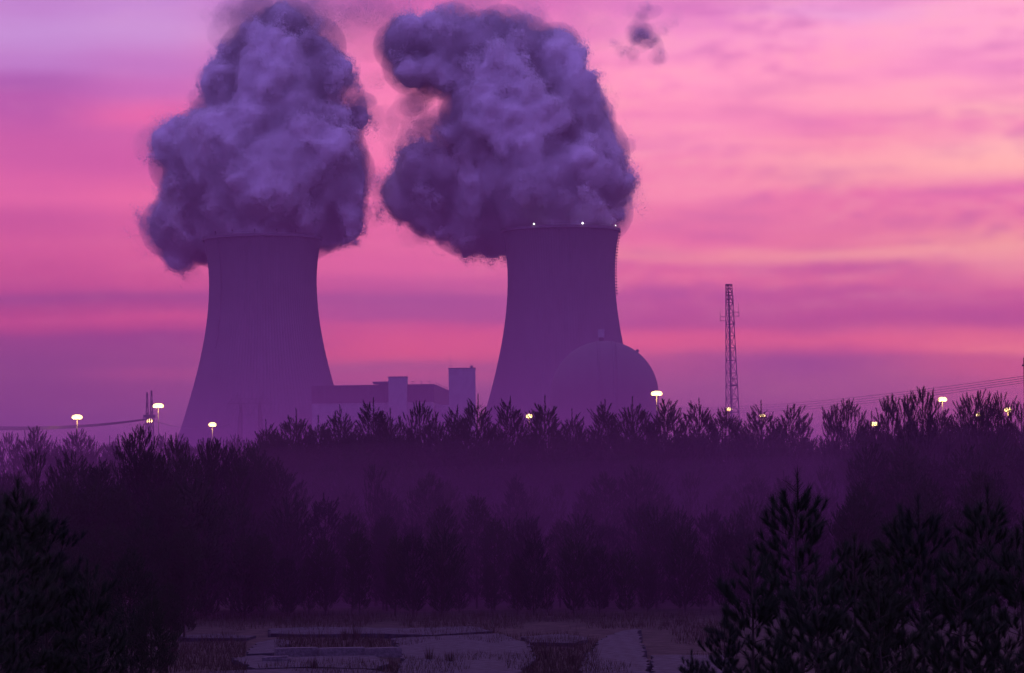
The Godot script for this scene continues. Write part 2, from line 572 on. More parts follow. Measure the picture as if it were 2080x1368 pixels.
# style: 0 dense cone, 1 open top with long upright shoots, 2 round and bushy, 3 near tree with broom tufts
func make_pine(sd: int, height: float, style: int) -> Dictionary:
	rng.seed = sd
	var bark := Bag.new()
	var limbs := Bag.new()
	var leaf := Bag.new()
	var near := style == 3
	var bend := Vector3(rng.randf_range(-1, 1), 0, rng.randf_range(-1, 1)) * 0.18
	var axis := func(h: float) -> Vector3:
		var s: float = h / height
		return Vector3(bend.x * s * s, h, bend.z * s * s) + Vector3(sin(s * 9.0 + sd), 0, cos(s * 7.0 + sd)) * 0.05 * s
	var girth := 0.0075 * height + 0.012
	var seg := 9
	for i in seg:
		var h0 := height * 0.96 * i / seg
		var h1 := height * 0.96 * (i + 1) / seg
		bark.bar(axis.call(h0), axis.call(h1), girth * (1.03 - float(i) / seg) + 0.008, girth * (1.03 - float(i + 1) / seg) + 0.008, 6)
	var low: float = [0.08, 0.14, 0.07, 0.05][style]
	var reach: float = [0.40, 0.26, 0.40, 0.27][style] * height
	var nneed := 125 if near else (32 if style != 1 else 44)
	var wide := 0.0060 if near else 0.027
	var nlen := 0.19 if near else 0.12
	var spread := 1.2 if near else 0.92
	var flare := 0.55 if near else 1.05
	var cone: float = [1.30, 0.45, 0.85, 0.8][style]
	var rise := 0.5 if near else 0.9 if style == 1 else 0.75
	# the leader and its ring of candles
	var tip: Vector3 = axis.call(height * 0.95)
	tuft(leaf, tip - Vector3.UP * 0.2, Vector3.UP, height * 0.05 + (0.30 if style != 2 else 0.16), nlen, wide, int(nneed * 2.4), spread)
	var h := height * 0.97
	var gap: float = [0.24, 0.30, 0.18, 0.20][style]
	while h > height * low:
		h -= gap * rng.randf_range(0.7, 1.3)
		gap = [0.21, 0.36, 0.21, 0.27][style]
		var t := clampf((height - h) / (height * (1.0 - low)), 0.0, 1.0)
		var l := reach * (0.07 + pow(t, 0.85 if style != 2 else 0.5)) * (1.0 - 0.72 * smoothstep(0.25, 0.9, t))
		var deep := height * 0.97 - h
		if style == 0 or style == 2: l = minf(0.10 + (0.50 if style == 0 else 0.72) * deep, height * 0.19) * (1.0 - 0.35 * smoothstep(0.5, 1.0, t))
		if style == 1: l = reach * (0.22 + 0.8 * t * (1.0 - 0.4 * t))
		if near: l = reach * (0.12 + 0.9 * pow(t, 0.9))
		var spokes := rng.randi_range(3, 4) if near or t < 0.12 else (rng.randi_range(4, 6) if style != 1 else rng.randi_range(2, 4))
		var turn := rng.randf() * TAU
		for k in spokes:
			var a := turn + TAU * (k + rng.randf_range(-0.3, 0.3)) / spokes
			var len := maxf(l * rng.randf_range(0.5, 1.25) * (0.85 + 0.3 * sin(a * 2.0 + h * 1.7 + sd)), 0.14)
			var slope := lerpf([0.38, 1.4, 0.45, 0.7][style], 0.15, pow(t, 0.6)) * rng.randf_range(0.7, 1.3)
			var out := Vector3(cos(a), 0, sin(a))
			var p: Vector3 = axis.call(h)
			var d := (out + Vector3.UP * slope).normalized()
			var parts := maxi(2, int(len / 0.22))
			var step := len / parts
			var thick := 0.005 + 0.009 * len
			for i in parts:
				var q := p + d * step
				limbs.bar(p, q, thick * (1.0 - 0.7 * i / parts), thick * (1.0 - 0.7 * (i + 1) / parts), 3)
				d = (d + Vector3.UP * (0.06 if style != 1 else 0.12) + Vector3(rng.randf() - 0.5, rng.randf() - 0.5, rng.randf() - 0.5) * 0.20).normalized()
				if (i > 0 and not near) or (near and i * 3 >= parts - 1) or (parts < 3 and len > 0.22):
					for s in 2:
						if rng.randf() < 0.2: continue
						var side := d.cross(Vector3.UP).normalized() * (1.0 if s == 0 else -1.0)
						var sd2 := (d * 0.6 + side * rng.randf_range(0.3, 1.0) + Vector3.UP * rng.randf_range(0.1, 0.8)).normalized()
						var sl := rng.randf_range(0.12, 0.30) + 0.25 * (len - step * i) * rng.randf()
						limbs.bar(q, q + sd2 * sl, 0.006, 0.004, 3)
						var more := 1 if sl < 0.28 else 2
						var rho := Vector2(q.x, q.z).length()
						if q.y + 0.25 > height - rho * cone - 0.05: more = 0
						for m in more:
							var ax := (sd2 * rng.randf_range(0.4, 1.0) + Vector3.UP * rise * rng.randf_range(0.5, 1.3) + side * rng.randf_range(-0.4, 0.4)).normalized()
							tuft(leaf, q + sd2 * sl * (0.9 - 0.5 * m), ax, rng.randf_range(0.22, 0.42) * [1.0, 1.3, 1.0, 0.5][style], nlen, wide, nneed, spread, flare)
				p = q
			var ax2 := (d + Vector3.UP * rise).normalized()
			if p.y + 0.2 < height - Vector2(p.x, p.z).length() * cone: tuft(leaf, p - d * 0.08, ax2, rng.randf_range(0.30, 0.52) * [1.0, 1.3, 1.0, 0.5][style], nlen, wide, int(nneed * 1.3), spread, flare)
	return {"height": height, "trunk": bark.mesh(), "limbs": limbs.mesh(), "crown": leaf.mesh()}

var pines := {}

func pine(kind: String, px: float, py: float, depth: float, label: String, group := "", squash := 1.0) -> void:
	var top := at(px, py, depth)
	var base := Vector3(top.x, 0, top.z)
	var p: Dictionary = pines[kind]
	var o: Node3D
	if p.has("node") and not p.has("taken"):
		o = p.node
		p.taken = true
	elif p.has("node"):
		o = p.node.duplicate()
		o.name = numbered("pine_tree")
		add_child(o, true)
		o.remove_meta("group")
	else:
		o = thing("pine_tree", base, label, "tree", group)
		put("trunk", p.trunk, mats.bark, o)
		put("limbs", p.limbs, mats.bark, o)
		var c := put("crown", p.crown, mats.needles[p.tone], o)
		c.set_meta("kind", "stuff")
		p.node = o
		p.taken = true
	o.position = base
	var s: float = top.y / p.height
	o.scale = Vector3(s * squash, s, s * squash)
	o.rotation.y = rng.randf() * TAU
	tag(o, label, "tree", group if group else "pines of the misty wood")

# ------------------------------------------------------------------ lamps, masts, wires

func lamp_mast(px: float, py: float, depth: float, wide: float, heads: int, label: String, power := 40.0) -> void:
	var top := at(px, py, depth)
	var t := thing("floodlight_mast", Vector3(top.x, 0, top.z), label, "floodlight", "lit floodlights of the power station")
	var b := Bag.new()
	b.bar(Vector3.ZERO, Vector3.UP * (top.y - 0.4), 0.2, 0.07, 10)
	put("pole", b.mesh(), mats.steel, t)
	var ring := Bag.new()
	var c := Vector3.UP * top.y
	ring.bar(c - Vector3.UP * 0.5, c - Vector3.UP * 0.2, 0.3, 0.3, 8)
	for i in heads:
		var x := (float(i) / maxf(heads - 1, 1) - 0.5) * 2.0 if heads > 1 else 0.0
		var away := sqrt(maxf(0.0, 1.0 - x * x)) * (1.0 if i % 2 == 0 else -1.0)
		var p := c + Vector3(x * wide * 0.38, 0.12 * sqrt(maxf(0.0, 1.0 - x * x)), away * wide * 0.38)
		ring.bar(c - Vector3.UP * 0.35, p - Vector3.UP * 0.25, 0.06)
		var m := lathe([Vector2(0.02, 0.48), Vector2(0.36, 0.40), Vector2(0.60, 0.0), Vector2(0.46, -0.34), Vector2(0.02, -0.46)], 10)
		var g := put("luminaire", m, mats.lamp, t)
		g.position = p
	put("crown_ring", ring.mesh(), mats.steel, t)
	var l := OmniLight3D.new()
	l.name = "light"
	l.light_color = Color(1.0, 0.80, 0.45)
	l.light_energy = power * 1.2
	l.light_size = wide * 0.5
	l.omni_range = 400.0
	l.omni_attenuation = 2.0
	l.shadow_enabled = true
	t.add_child(l, true)
	l.position = c + Vector3(0, -0.9, 0.9)

func lattice(t: Node3D, base: Array, top: Array, panels: int, r: float) -> void:
	var legs := base.size()
	var brace := Bag.new()
	for i in legs:
		var b := Bag.new()
		b.bar(base[i], top[i], r * 1.25, r, 5)
		put("leg", b.mesh(), mats.steel, t)
	for k in panels:
		var s0 := 1.0 - pow(1.0 - float(k) / panels, 1.15)
		var s1 := 1.0 - pow(1.0 - float(k + 1) / panels, 1.15)
		for i in legs:
			var j := (i + 1) % legs
			if legs == 2 and i == 1: continue
			var a: Vector3 = base[i].lerp(top[i], s0)
			var b: Vector3 = base[j].lerp(top[j], s0)
			var c: Vector3 = base[i].lerp(top[i], s1)
			var d: Vector3 = base[j].lerp(top[j], s1)
			brace.bar(c, d, r * 0.8)
			brace.bar(a, d, r * 0.55)
			brace.bar(b, c, r * 0.55)
	put("bracing", brace.mesh(), mats.steel, t)

func wire(a: Vector3, b: Vector3, sag: float, r: float, label: String, group: String) -> void:
	var bag := Bag.new()
	var n := 24
	var o := a
	for i in n:
		var s := float(i) / n
		var u := float(i + 1) / n
		var p := a.lerp(b, s) - Vector3.UP * sag * 4.0 * s * (1.0 - s)
		var q := a.lerp(b, u) - Vector3.UP * sag * 4.0 * u * (1.0 - u)
		bag.bar(p - o, q - o, r, r, 5)
	var w := put("power_line", bag.mesh(), mats.steel)
	w.position = o
	tag(w, label, "cable", group)

# ------------------------------------------------------------------ ground

func slab(outline: Array, thick: float, mat: Material, called: String, label: String, category: String, group := "") -> void:
	var pts := PackedVector2Array()
	var mid := Vector3.ZERO
	var ps := []
	for p in outline:
		var g := on_ground(p[0], p[1])
		ps.append(g)
		mid += g
	mid /= ps.size()
	# ragged, broken edges between the corners
	for i in ps.size():
		var a: Vector3 = ps[i]
		var b: Vector3 = ps[(i + 1) % ps.size()]
		var n := maxi(2, int(a.distance_to(b) / 0.5))
		var side := (b - a).cross(Vector3.UP).normalized()
		for k in n:
			var p := a.lerp(b, float(k) / n)
			if k > 0: p += side * rng.randf_range(-0.11, 0.11)
			pts.push_back(Vector2(p.x - mid.x, p.z - mid.z))
	if Geometry2D.is_polygon_clockwise(pts): pts.reverse()
	var tri := Geometry2D.triangulate_polygon(pts)
	var b := Bag.new()
	for i in range(0, tri.size(), 3):
		var q := []
		for k in 3:
			var p := pts[tri[i + k]]
			q.append(Vector3(p.x, thick, p.y))
		if (q[2] - q[0]).cross(q[1] - q[0]).y < 0: b.tri(q[0], q[2], q[1])
		else: b.tri(q[0], q[1], q[2])
	for i in pts.size():
		var p := pts[i]
		var q := pts[(i + 1) % pts.size()]
		b.quad(Vector3(p.x, thick, p.y), Vector3(p.x, -0.3, p.y), Vector3(q.x, -0.3, q.y), Vector3(q.x, thick, q.y))
	var o := put(called, b.mesh(), mat)
	o.position = Vector3(mid.x, 0, mid.z)
	tag(o, label, category, group)

func ground_height(x: float, z: float) -> float:
	return 0.0

func make_ground() -> void:
	var xs := []
	var zs := []
	var k := -46.0
	while k <= 46.0:
		xs.append(k)
		k += 1.0
	k = -60.0
	while k >= -190.0:
		zs.append(k)
		k -= 1.2
	var out := [60.0, 90.0, 150.0, 300.0, 600.0, 1200.0, 2500.0, 5000.0]
	for e in out:
		xs.append(e)
		xs.append(-e)
	for e in [-230.0, -300.0, -500.0, -900.0, -1500.0, -2500.0, -4500.0, -7000.0, -40.0, -15.0, 20.0, 80.0, 300.0]:
		zs.append(e)
	xs.sort()
	zs.sort()
	var n1 := noise_of(77, 1.0 / 9.0, 4)
	var v := PackedVector3Array()
	var n := PackedVector3Array()
	var idx := PackedInt32Array()
	for z in zs:
		for x in xs:
			var w: float = smoothstep(0.0, 1.0, (55.0 - absf(x)) / 10.0) * smoothstep(0.0, 1.0, (z + 200.0) / 20.0) * smoothstep(0.0, 1.0, (-z - 55.0) / 10.0)
			v.push_back(Vector3(x, -0.10 + 0.16 * w * n1.get_noise_2d(x, z), z))
			n.push_back(Vector3.UP)
	var nx := xs.size()
	for j in zs.size() - 1:
		for i in nx - 1:
			var a := j * nx + i
			idx.append_array([a, a + 1, a + nx, a + nx, a + 1, a + nx + 1])
	var g := put("ground", array_mesh(v, n, idx), mats.soil)
	g.set_meta("kind", "structure")

func mist(called: String, lo: Vector3, hi: Vector3, density: float, c: Color, label: String, shape := RenderingServer.FOG_VOLUME_SHAPE_BOX) -> void:
	var m := FogMaterial.new()
	m.density = density
	m.albedo = c
	var f := FogVolume.new()
	f.name = numbered(called)
	f.shape = shape
	f.size = hi - lo
	f.position = (lo + hi) * 0.5
	f.material = m
	add_child(f, true)
	tag(f, label, "mist", "", "stuff")

# ------------------------------------------------------------------ the scene

func _ready() -> void:
	view = Basis(Vector3.RIGHT, atan(326.0 / F)) * Basis(Vector3.BACK, deg_to_rad(-0.7))
	var cam := Camera3D.new()
	cam.name = "camera"
	cam.fov = rad_to_deg(2.0 * atan(684.0 / F))
	cam.near = 0.5
	cam.far = 20000.0
	cam.transform = Transform3D(view, EYE)
	add_child(cam)
	cam.current = true

	var env := Environment.new()
	env.background_mode = Environment.BG_SKY
	var sky := Sky.new()
	var sm := PanoramaSkyMaterial.new()
	sm.panorama = make_sky()
	sky.sky_material = sm
	env.sky = sky
	env.tonemap_mode = Environment.TONE_MAPPER_LINEAR
	env.tonemap_exposure = 1.0
	env.sdfgi_enabled = true
	env.ssao_enabled = true
	env.ssil_enabled = true
	env.fog_enabled = true
	env.fog_density = 0.00004
	env.fog_light_color = Color(1.0, 0.62, 0.90)
	env.volumetric_fog_enabled = true
	env.volumetric_fog_density = 0.0
	var we := WorldEnvironment.new()
	we.name = "environment"
	we.environment = env
	add_child(we)

	var sun := DirectionalLight3D.new()
	sun.name = "sun"
	sun.light_color = Color(1.0, 0.55, 0.62)
	sun.light_energy = 0.05
	sun.light_angular_distance = 10.0
	sun.shadow_enabled = true
	add_child(sun)
	sun.look_at_from_position(Vector3.ZERO, Vector3(-sin(0.22), -0.06, cos(0.22)), Vector3.UP)

	rng.seed = 5
	mats.concrete = mottled(21, 0.012, Color(0.160, 0.158, 0.165), Color(0.188, 0.185, 0.192), Vector3(0.030, 0.008, 0.030))
	mats.concrete_dark = mottled(22, 0.02, Color(0.15, 0.15, 0.16), Color(0.22, 0.21, 0.22), Vector3(0.05, 0.05, 0.05))
	mats.dome = mottled(29, 0.012, Color(0.165, 0.155, 0.155), Color(0.195, 0.183, 0.183), Vector3(0.03, 0.01, 0.03))
	mats.cladding = mottled(23, 0.02, Color(0.115, 0.105, 0.10), Color(0.145, 0.13, 0.125), Vector3(0.05, 0.02, 0.05))
	mats.wall_pale = mottled(24, 0.02, Color(0.34, 0.34, 0.36), Color(0.42, 0.42, 0.44), Vector3(0.05, 0.02, 0.05))
	mats.steel = matte(Color(0.13, 0.12, 0.12), 0.6)
	mats.red_steel = matte(Color(0.35, 0.07, 0.05), 0.6)
	mats.steam = matte(Color(0.93, 0.93, 0.94), 1.0)
	mats.vapour = matte(Color(0.95, 0.95, 0.96), 1.0)
	mats.vapour.backlight_enabled = true
	mats.vapour.backlight = Color(0.75, 0.75, 0.75)
	mats.bark = mottled(25, 0.03, Color(0.045, 0.034, 0.028), Color(0.09, 0.07, 0.055), Vector3(0.8, 0.3, 0.8))
	mats.needles = [matte(Color(0.032, 0.050, 0.024), 0.8), matte(Color(0.040, 0.056, 0.026), 0.8), matte(Color(0.030, 0.042, 0.026), 0.8)]
	mats.soil = mottled(26, 0.02, Color(0.035, 0.027, 0.020), Color(0.075, 0.058, 0.042), Vector3(0.11, 0.11, 0.11), 0.95, 3.0)
	mats.slab = mottled(27, 0.02, Color(0.016, 0.017, 0.024), Color(0.058, 0.060, 0.074), Vector3(0.22, 0.22, 0.22), 0.75, 0.6)
	mats.block = mottled(28, 0.03, Color(0.10, 0.095, 0.09), Color(0.17, 0.16, 0.15), Vector3(0.4, 0.4, 0.4), 0.85, 1.0)
	mats.grass = matte(Color(0.055, 0.040, 0.025), 0.9)
	mats.lamp = glow(Color(1.0, 0.84, 0.50), 4.5)
	mats.beacon = glow(Color(1.0, 0.95, 0.97), 9.0)

	make_ground()
	make_towers()
	make_steam()
	make_dome()
	make_halls()
	make_masts()
	make_wood()
	make_clearing()
	make_mist()

func make_towers() -> void:
	var a := cooling_tower(533, 484.5, 575, 57.6, 72.0, "left hyperbolic concrete cooling tower, steam pouring from it, a low hall at its right foot")
	var b := cooling_tower(1139, 467.5, 560, 59.0, 75.5, "right hyperbolic concrete cooling tower with white lights on its rim, behind the dome")
	# a pipe down the left tower's face
	var pipe := Bag.new()
	var ang := acos((449.0 - 533.0) / 118.0)
	var h: float = a.get_meta("rim_height") - 1.5
	while h > 95.0:
		pipe.bar(shell_point(a, h, ang, 0.6), shell_point(a, h - 4.0, ang, 0.6), 0.35, 0.35, 6)
		h -= 4.0
	put("drain_pipe", pipe.mesh(), mats.concrete_dark, a)
	for d in [0.9, 1.25, 1.62, 2.02, 2.4]:
		var f := Bag.new()
		var p := shell_point(a, a.get_meta("rim_height"), d, 0.3)
		f.bar(p, p + Vector3.UP * 2.2, 0.16, 0.16, 6)
		f.box(p + Vector3.UP * 2.3, Vector3(0.8, 0.6, 0.8))
		put("rim_light_fitting", f.mesh(), mats.steel, a)
	# ladder with hoops on the right tower's edge
	var ladder := Bag.new()
	h = b.get_meta("rim_height") - 2.0
	var top: float = h
	while h > top - 37.0:
		for s in [-0.010, 0.010]:
			ladder.bar(shell_point(b, h, 0.06 + s, 0.9), shell_point(b, h - 1.7, 0.06 + s, 0.9), 0.10)
		ladder.box(shell_point(b, h, 0.06, 0.75), Vector3(1.5, 0.45, 1.6))
		h -= 1.7
	put("ladder", ladder.mesh(), mats.steel, b)
	# obstruction lights on the right tower's rim
	var r: float = b.get_meta("rim_radius") + 0.9
	for d in [[1084.0, 1.5], [1181.0, 1.5], [1249.0, 0.8]]:
		var x: float = (d[0] - 1139.0) * 0.288
		var z := sqrt(maxf(r * r - x * x, 0.0))
		var p := Vector3(x, b.get_meta("rim_height") + 0.9, z)
		var m := lathe([Vector2(0.01, 0.35 * d[1]), Vector2(0.22 * d[1], 0.2 * d[1]), Vector2(0.26 * d[1], 0.0), Vector2(0.2 * d[1], -0.2 * d[1]), Vector2(0.01, -0.25 * d[1])], 10)
		var g := put("beacon_lamp", m, mats.beacon, b)
		g.position = p
		var l := OmniLight3D.new()
		l.name = "beacon_light"
		l.light_color = Color(1.0, 0.93, 0.95)
		l.light_energy = 0.8
		l.light_size = 0.4
		l.omni_range = 300.0
		l.omni_attenuation = 2.0
		l.shadow_enabled = true
		b.add_child(l, true)
		l.position = p + Vector3(0, 0, 0.8)

func make_steam() -> void:
	rng.seed = 31
	var m1 := at(533, 484.5, 1800.0)
	steam("billowing violet steam plume rising from the left cooling tower", [
		[533, 452, 98, 0], [470, 430, 85, 10], [610, 430, 85, 5], [400, 445, 78, 40], [345, 462, 46, 44], [372, 492, 42, 52], [408, 508, 36, 56], [312, 462, 22, 44], [440, 470, 60, 50],
		[660, 400, 72, 12], [668, 445, 50, 42], [700, 345, 44, 10], [640, 325, 92, 0], [540, 350, 120, -6], [440, 345, 92, 8], [368, 335, 50, 14], [345, 285, 34, 16], [395, 285, 46, 14], [415, 250, 28, 10],
		[480, 265, 86, 4], [590, 250, 98, 0], [670, 265, 52, 6], [540, 180, 84, 4], [610, 160, 78, 6], [480, 165, 46, 10], [560, 105, 72, 8], [640, 95, 46, 8], [590, 60, 44, 12], [505, 110, 46, 12], [655, 130, 34, 8]],
		[[300, 260, 30, 16, 1.0], [330, 250, 34, 16, 1.4], [305, 310, 34, 20, 1.0], [400, 195, 16, 10, 3.4], [418, 165, 20, 10, 3.0], [392, 215, 12, 10, 3.0], [735, 215, 34, 4, 3.6], [765, 242, 24, 4, 2.6], [710, 190, 34, 4, 3.0],
		[490, 30, 54, 16, 2.4], [540, 10, 50, 18, 2.4], [460, 15, 36, 18, 1.6], [600, 5, 60, 18, 1.4], [680, 20, 60, 18, 0.9], [745, 12, 64, 18, 1.2], [820, 8, 60, 18, 1.0], [700, 45, 46, 18, 0.8], [620, 20, 60, 18, 1.4], [430, 25, 26, 18, 0.8], [290, 460, 14, 34, 3.0], [390, 535, 22, 46, 1.6]], 101, m1, 34.0)
	var m2 := at(1139, 467.5, 1800.0)
	steam("billowing violet steam plume drifting left from the right cooling tower", [
		[1139, 430, 92, 0], [1060, 425, 84, 8], [1218, 430, 52, 40], [1228, 370, 46, 4], [1170, 360, 84, 0], [1090, 370, 100, -4], [1000, 410, 92, 22], [945, 440, 66, 44], [970, 462, 46, 50], [1010, 450, 46, 50], [890, 405, 68, 34], [835, 390, 46, 36], [1200, 310, 62, 4], [1228, 300, 32, 4],
		[1110, 320, 76, 0], [1060, 330, 40, 6], [865, 355, 46, 26], [915, 372, 50, 24],
		[985, 250, 78, 6], [1060, 235, 88, 4], [1140, 225, 74, 4], [1190, 245, 44, 8], [1010, 200, 62, 6], [950, 215, 44, 10], [1080, 190, 62, 6],
		[1110, 130, 50, 12], [1060, 105, 60, 14], [985, 105, 68, 16], [905, 120, 66, 18], [840, 130, 48, 18], [815, 95, 40, 18], [815, 60, 28, 18], [920, 65, 44, 20], [1130, 100, 38, 14], [1020, 65, 40, 18]],
		[[765, 370, 26, 36, 3.4], [742, 372, 14, 36, 2.4], [760, 430, 26, 40, 2.0], [735, 440, 12, 40, 2.0], [800, 420, 26, 40, 2.6], [815, 300, 30, 26, 1.6], [840, 245, 36, 24, 3.4], [860, 210, 34, 22, 3.4], [872, 180, 30, 20, 3.6], [878, 262, 38, 22, 4.4], [835, 285, 32, 24, 3.4], [818, 205, 24, 24, 2.6], [905, 235, 34, 16, 4.4], [800, 255, 20, 26, 1.6], [900, 280, 44, 20, 2.0], [940, 320, 50, 16, 2.6], [1010, 310, 40, 10, 2.4], [850, 470, 30, 44, 1.8],
		[890, 30, 40, 22, 1.6], [980, 20, 60, 22, 1.0], [1080, 40, 50, 20, 1.4], [1160, 160, 30, 12, 1.6], [1215, 205, 18, 12, 1.4], [1180, 60, 40, 20, 0.6], [770, 165, 26, 20, 0.8], [1272, 400, 14, 6, 1.6], [1270, 350, 16, 6, 1.4]], 202, m2, 34.0)
	steam("small torn shred of steam adrift high right of the right plume", [[1306, 75, 3, 30]],
		[[1312, 12, 17, 30, 3.4], [1306, 30, 21, 30, 4.0], [1300, 50, 21, 30, 4.2], [1310, 66, 23, 30, 4.6], [1300, 84, 20, 30, 4.6], [1318, 98, 16, 30, 4.2], [1290, 104, 15, 30, 3.6], [1342, 108, 15, 30, 4.4], [1330, 84, 16, 30, 3.4], [1268, 108, 14, 30, 2.4], [1282, 118, 12, 30, 2.4],
		[1350, 60, 16, 30, 1.6], [1366, 42, 15, 30, 1.4], [1250, 90, 16, 30, 1.2], [1338, 122, 11, 30, 3.0], [1285, 26, 18, 30, 1.6]], 303, Vector3(0, -100, 0), 1.0)

func make_dome() -> void:
	var r := 22.4
	var depth := 1272.0
	var c := at(1228, 803, depth)
	var t := thing("reactor_dome", Vector3(c.x, 0, c.z), "round domed concrete building standing in front of the right cooling tower", "dome")
	var o := [Vector2(r, -1.0), Vector2(r, c.y)]
	for i in range(1, 25):
		var a := PI / 2 * i / 24.0
		o.append(Vector2(maxf(r * cos(a), 0.05), c.y + r * sin(a)))
	# smooth shell
	var v := PackedVector3Array()
	var n := PackedVector3Array()
	var idx := PackedInt32Array()
	var rows := o.size()
	for k in rows:
		var p: Vector2 = o[k]
		for i in 97:
			var a := TAU * i / 96.0
			var d := Vector3(cos(a), 0, sin(a))
			v.push_back(d * p.x + Vector3.UP * p.y)
			n.push_back(d if k < 2 else (d * p.x + Vector3.UP * (p.y - c.y)).normalized())
	for k in rows - 1:
		for i in 96:
			var a := k * 97 + i
			idx.append_array([a, a + 1, a + 97, a + 97, a + 1, a + 98])
	put("shell", array_mesh(v, n, idx), mats.dome, t)
	for s in [[1215.0, 0.5], [1245.0, 0.45], [1252.0, 0.3]]:
		var x: float = (s[0] - 1228.0) * depth / F
		var b := Bag.new()
		var last := Vector3(x, 0, sqrt(r * r - x * x) + 0.15)
		b.bar(last, last + Vector3.UP * c.y, s[1], s[1], 6)
		last += Vector3.UP * c.y
		for i in range(1, 15):
			var a := PI / 2 * i / 16.0
			var rr := sqrt(r * r - x * x) + 0.15
			var p := Vector3(x, c.y + rr * sin(a), rr * cos(a))
			b.bar(last, p, s[1], s[1], 6)
			last = p
		put("conduit", b.mesh(), mats.concrete_dark, t)
	var top: float = c.y + r
	var dx := (1223.0 - 1228.0) * depth / F
	var u := Bag.new()
	u.box(Vector3(dx, top + 0.6, 0), Vector3(1.9, 1.6, 1.9))
	put("vent_base", u.mesh(), mats.cladding, t)
	u = Bag.new()
	u.box(Vector3(dx, top + 3.0, 0), Vector3(2.5, 3.1, 2.5))
	u.box(Vector3(dx, top + 4.68, 0), Vector3(2.9, 0.25, 2.9))
	put("vent_housing", u.mesh(), mats.wall_pale, t)
	u = Bag.new()
	u.bar(Vector3(dx + 1.8, top - 0.2, 0), Vector3(dx + 1.8, top + 5.6, 0), 0.07)
	put("lightning_rod", u.mesh(), mats.steel, t)
	u = Bag.new()
	var a := 0.92
	u.box(Vector3(r * cos(a) + 0.3, c.y + r * sin(a) + 0.3, 0.0), Vector3(1.0, 1.3, 3.0), Basis(Vector3.BACK, a))
	put("hatch_box", u.mesh(), mats.concrete_dark, t)

func block(t: Node3D, called: String, c: Vector3, s: Vector3, mat: Material) -> void:
	var b := Bag.new()
	b.box(c, s)
	put(called, b.mesh(), mat, t)

func make_halls() -> void:
	var depth := 1400.0
	var s := depth / F
	# turbine hall: origin at the near right corner's foot
	var corner := at(881, 782, depth)
	var t := thing("turbine_hall", Vector3(corner.x, 0, corner.z), "long flat-roofed hall with dark upper band and pale stair tower, right of left cooling tower", "industrial building", "", deg_to_rad(-3.2))
	var w := 250.0 * s
	var h := corner.y
	var band := at(881, 817, depth).y
	block(t, "lower_wall", Vector3(-w * 0.5 - 0.2, band * 0.5 - 0.5, -44.8), Vector3(w - 0.6, band + 1.0, 89.0), mats.wall_pale)
	block(t, "upper_wall", Vector3(-w * 0.5, (band + h) * 0.5, -45.0), Vector3(w, h - band, 90.0), mats.cladding)
	block(t, "parapet", Vector3(-w * 0.5, h + 0.16, -45.0), Vector3(w + 0.5, 0.32, 90.5), mats.concrete_dark)
	# cladding seams
	var n := 14
	for i in n:
		var b := Bag.new()
		b.box(Vector3(-w * (i + 0.5) / n, (band + h) * 0.5, 0.06), Vector3(0.22, h - band - 0.4, 0.16))
		put("cladding_rib", b.mesh(), mats.concrete_dark, t)
	var x0 := (758.0 - 881.0) * s
	var x1 := (795.0 - 881.0) * s
	var ph := at(775, 775, depth).y
	block(t, "roof_penthouse", Vector3((x0 + x1) * 0.5 + 1.3, (h + ph) * 0.5 - 0.3, -8.0), Vector3(x1 - x0 - 1.6, ph - h - 0.6, 10.0), mats.cladding)
	block(t, "penthouse_roof", Vector3((x0 + x1) * 0.5, ph - 0.45, -8.0), Vector3(x1 - x0 + 1.0, 0.9, 13.0), mats.concrete_dark)
	var sx0 := (790.5 - 881.0) * s
	var sx1 := (827.0 - 881.0) * s
	var sh := at(808, 767, depth).y
	block(t, "stair_tower", Vector3((sx0 + sx1) * 0.5, sh * 0.5 - 0.5, 1.2), Vector3(sx1 - sx0, sh + 1.0, 8.0), mats.wall_pale)
	block(t, "stair_tower_coping", Vector3((sx0 + sx1) * 0.5, sh + 0.12, 1.2), Vector3(sx1 - sx0 + 0.5, 0.25, 8.5), mats.concrete_dark)
	for k in [[-10.0, -6.0], [-6.2, -6.0], [-2.3, -6.0], [-0.5, -22.0], [-0.5, -38.0], [-0.5, -54.0], [-0.5, -70.0], [-0.5, -84.0]]:
		var b := Bag.new()
		var hh := 1.9 if k[0] < -1.0 else 1.5
		b.bar(Vector3(k[0], h, k[1]), Vector3(k[0], h + hh, k[1]), 0.08)
		b.box(Vector3(k[0], h + hh, k[1]), Vector3(0.6, 0.3, 0.4))
		put("roof_lamp_post", b.mesh(), mats.steel, t)
	# low annexe with a bright end wall
	block(t, "annexe", Vector3(3.2, band * 0.5 - 1.0, -30.0), Vector3(6.0, band - 0.6, 50.0), mats.wall_pale)

	# tall block
	var c := at(938, 749, 1340.0)
	var s2 := 1340.0 / F
	var k := thing("service_block", Vector3(c.x, 0, c.z - 6.0), "tall plain concrete block with thin aerials on its roof, between the two cooling towers", "industrial building")
	var tw := 54.0 * s2
	block(k, "wall", Vector3(0, c.y * 0.5 - 0.5, 0), Vector3(tw, c.y + 1.0, 12.0), mats.wall_pale)
	block(k, "parapet", Vector3(0, c.y + 0.15, 0), Vector3(tw + 0.4, 0.3, 12.4), mats.concrete_dark)
	block(k, "roof_unit", Vector3(tw * 0.36, c.y + 0.8, 1.0), Vector3(1.0, 1.2, 2.0), mats.concrete_dark)
	for a in [[-tw * 0.43, 6.0], [-tw * 0.38, 4.0], [tw * 0.42, 4.5], [tw * 0.30, 3.0]]:
		var b := Bag.new()
		b.bar(Vector3(a[0], c.y, 2.0), Vector3(a[0], c.y + a[1], 2.0), 0.05, 0.03)
		put("aerial", b.mesh(), mats.steel, k)

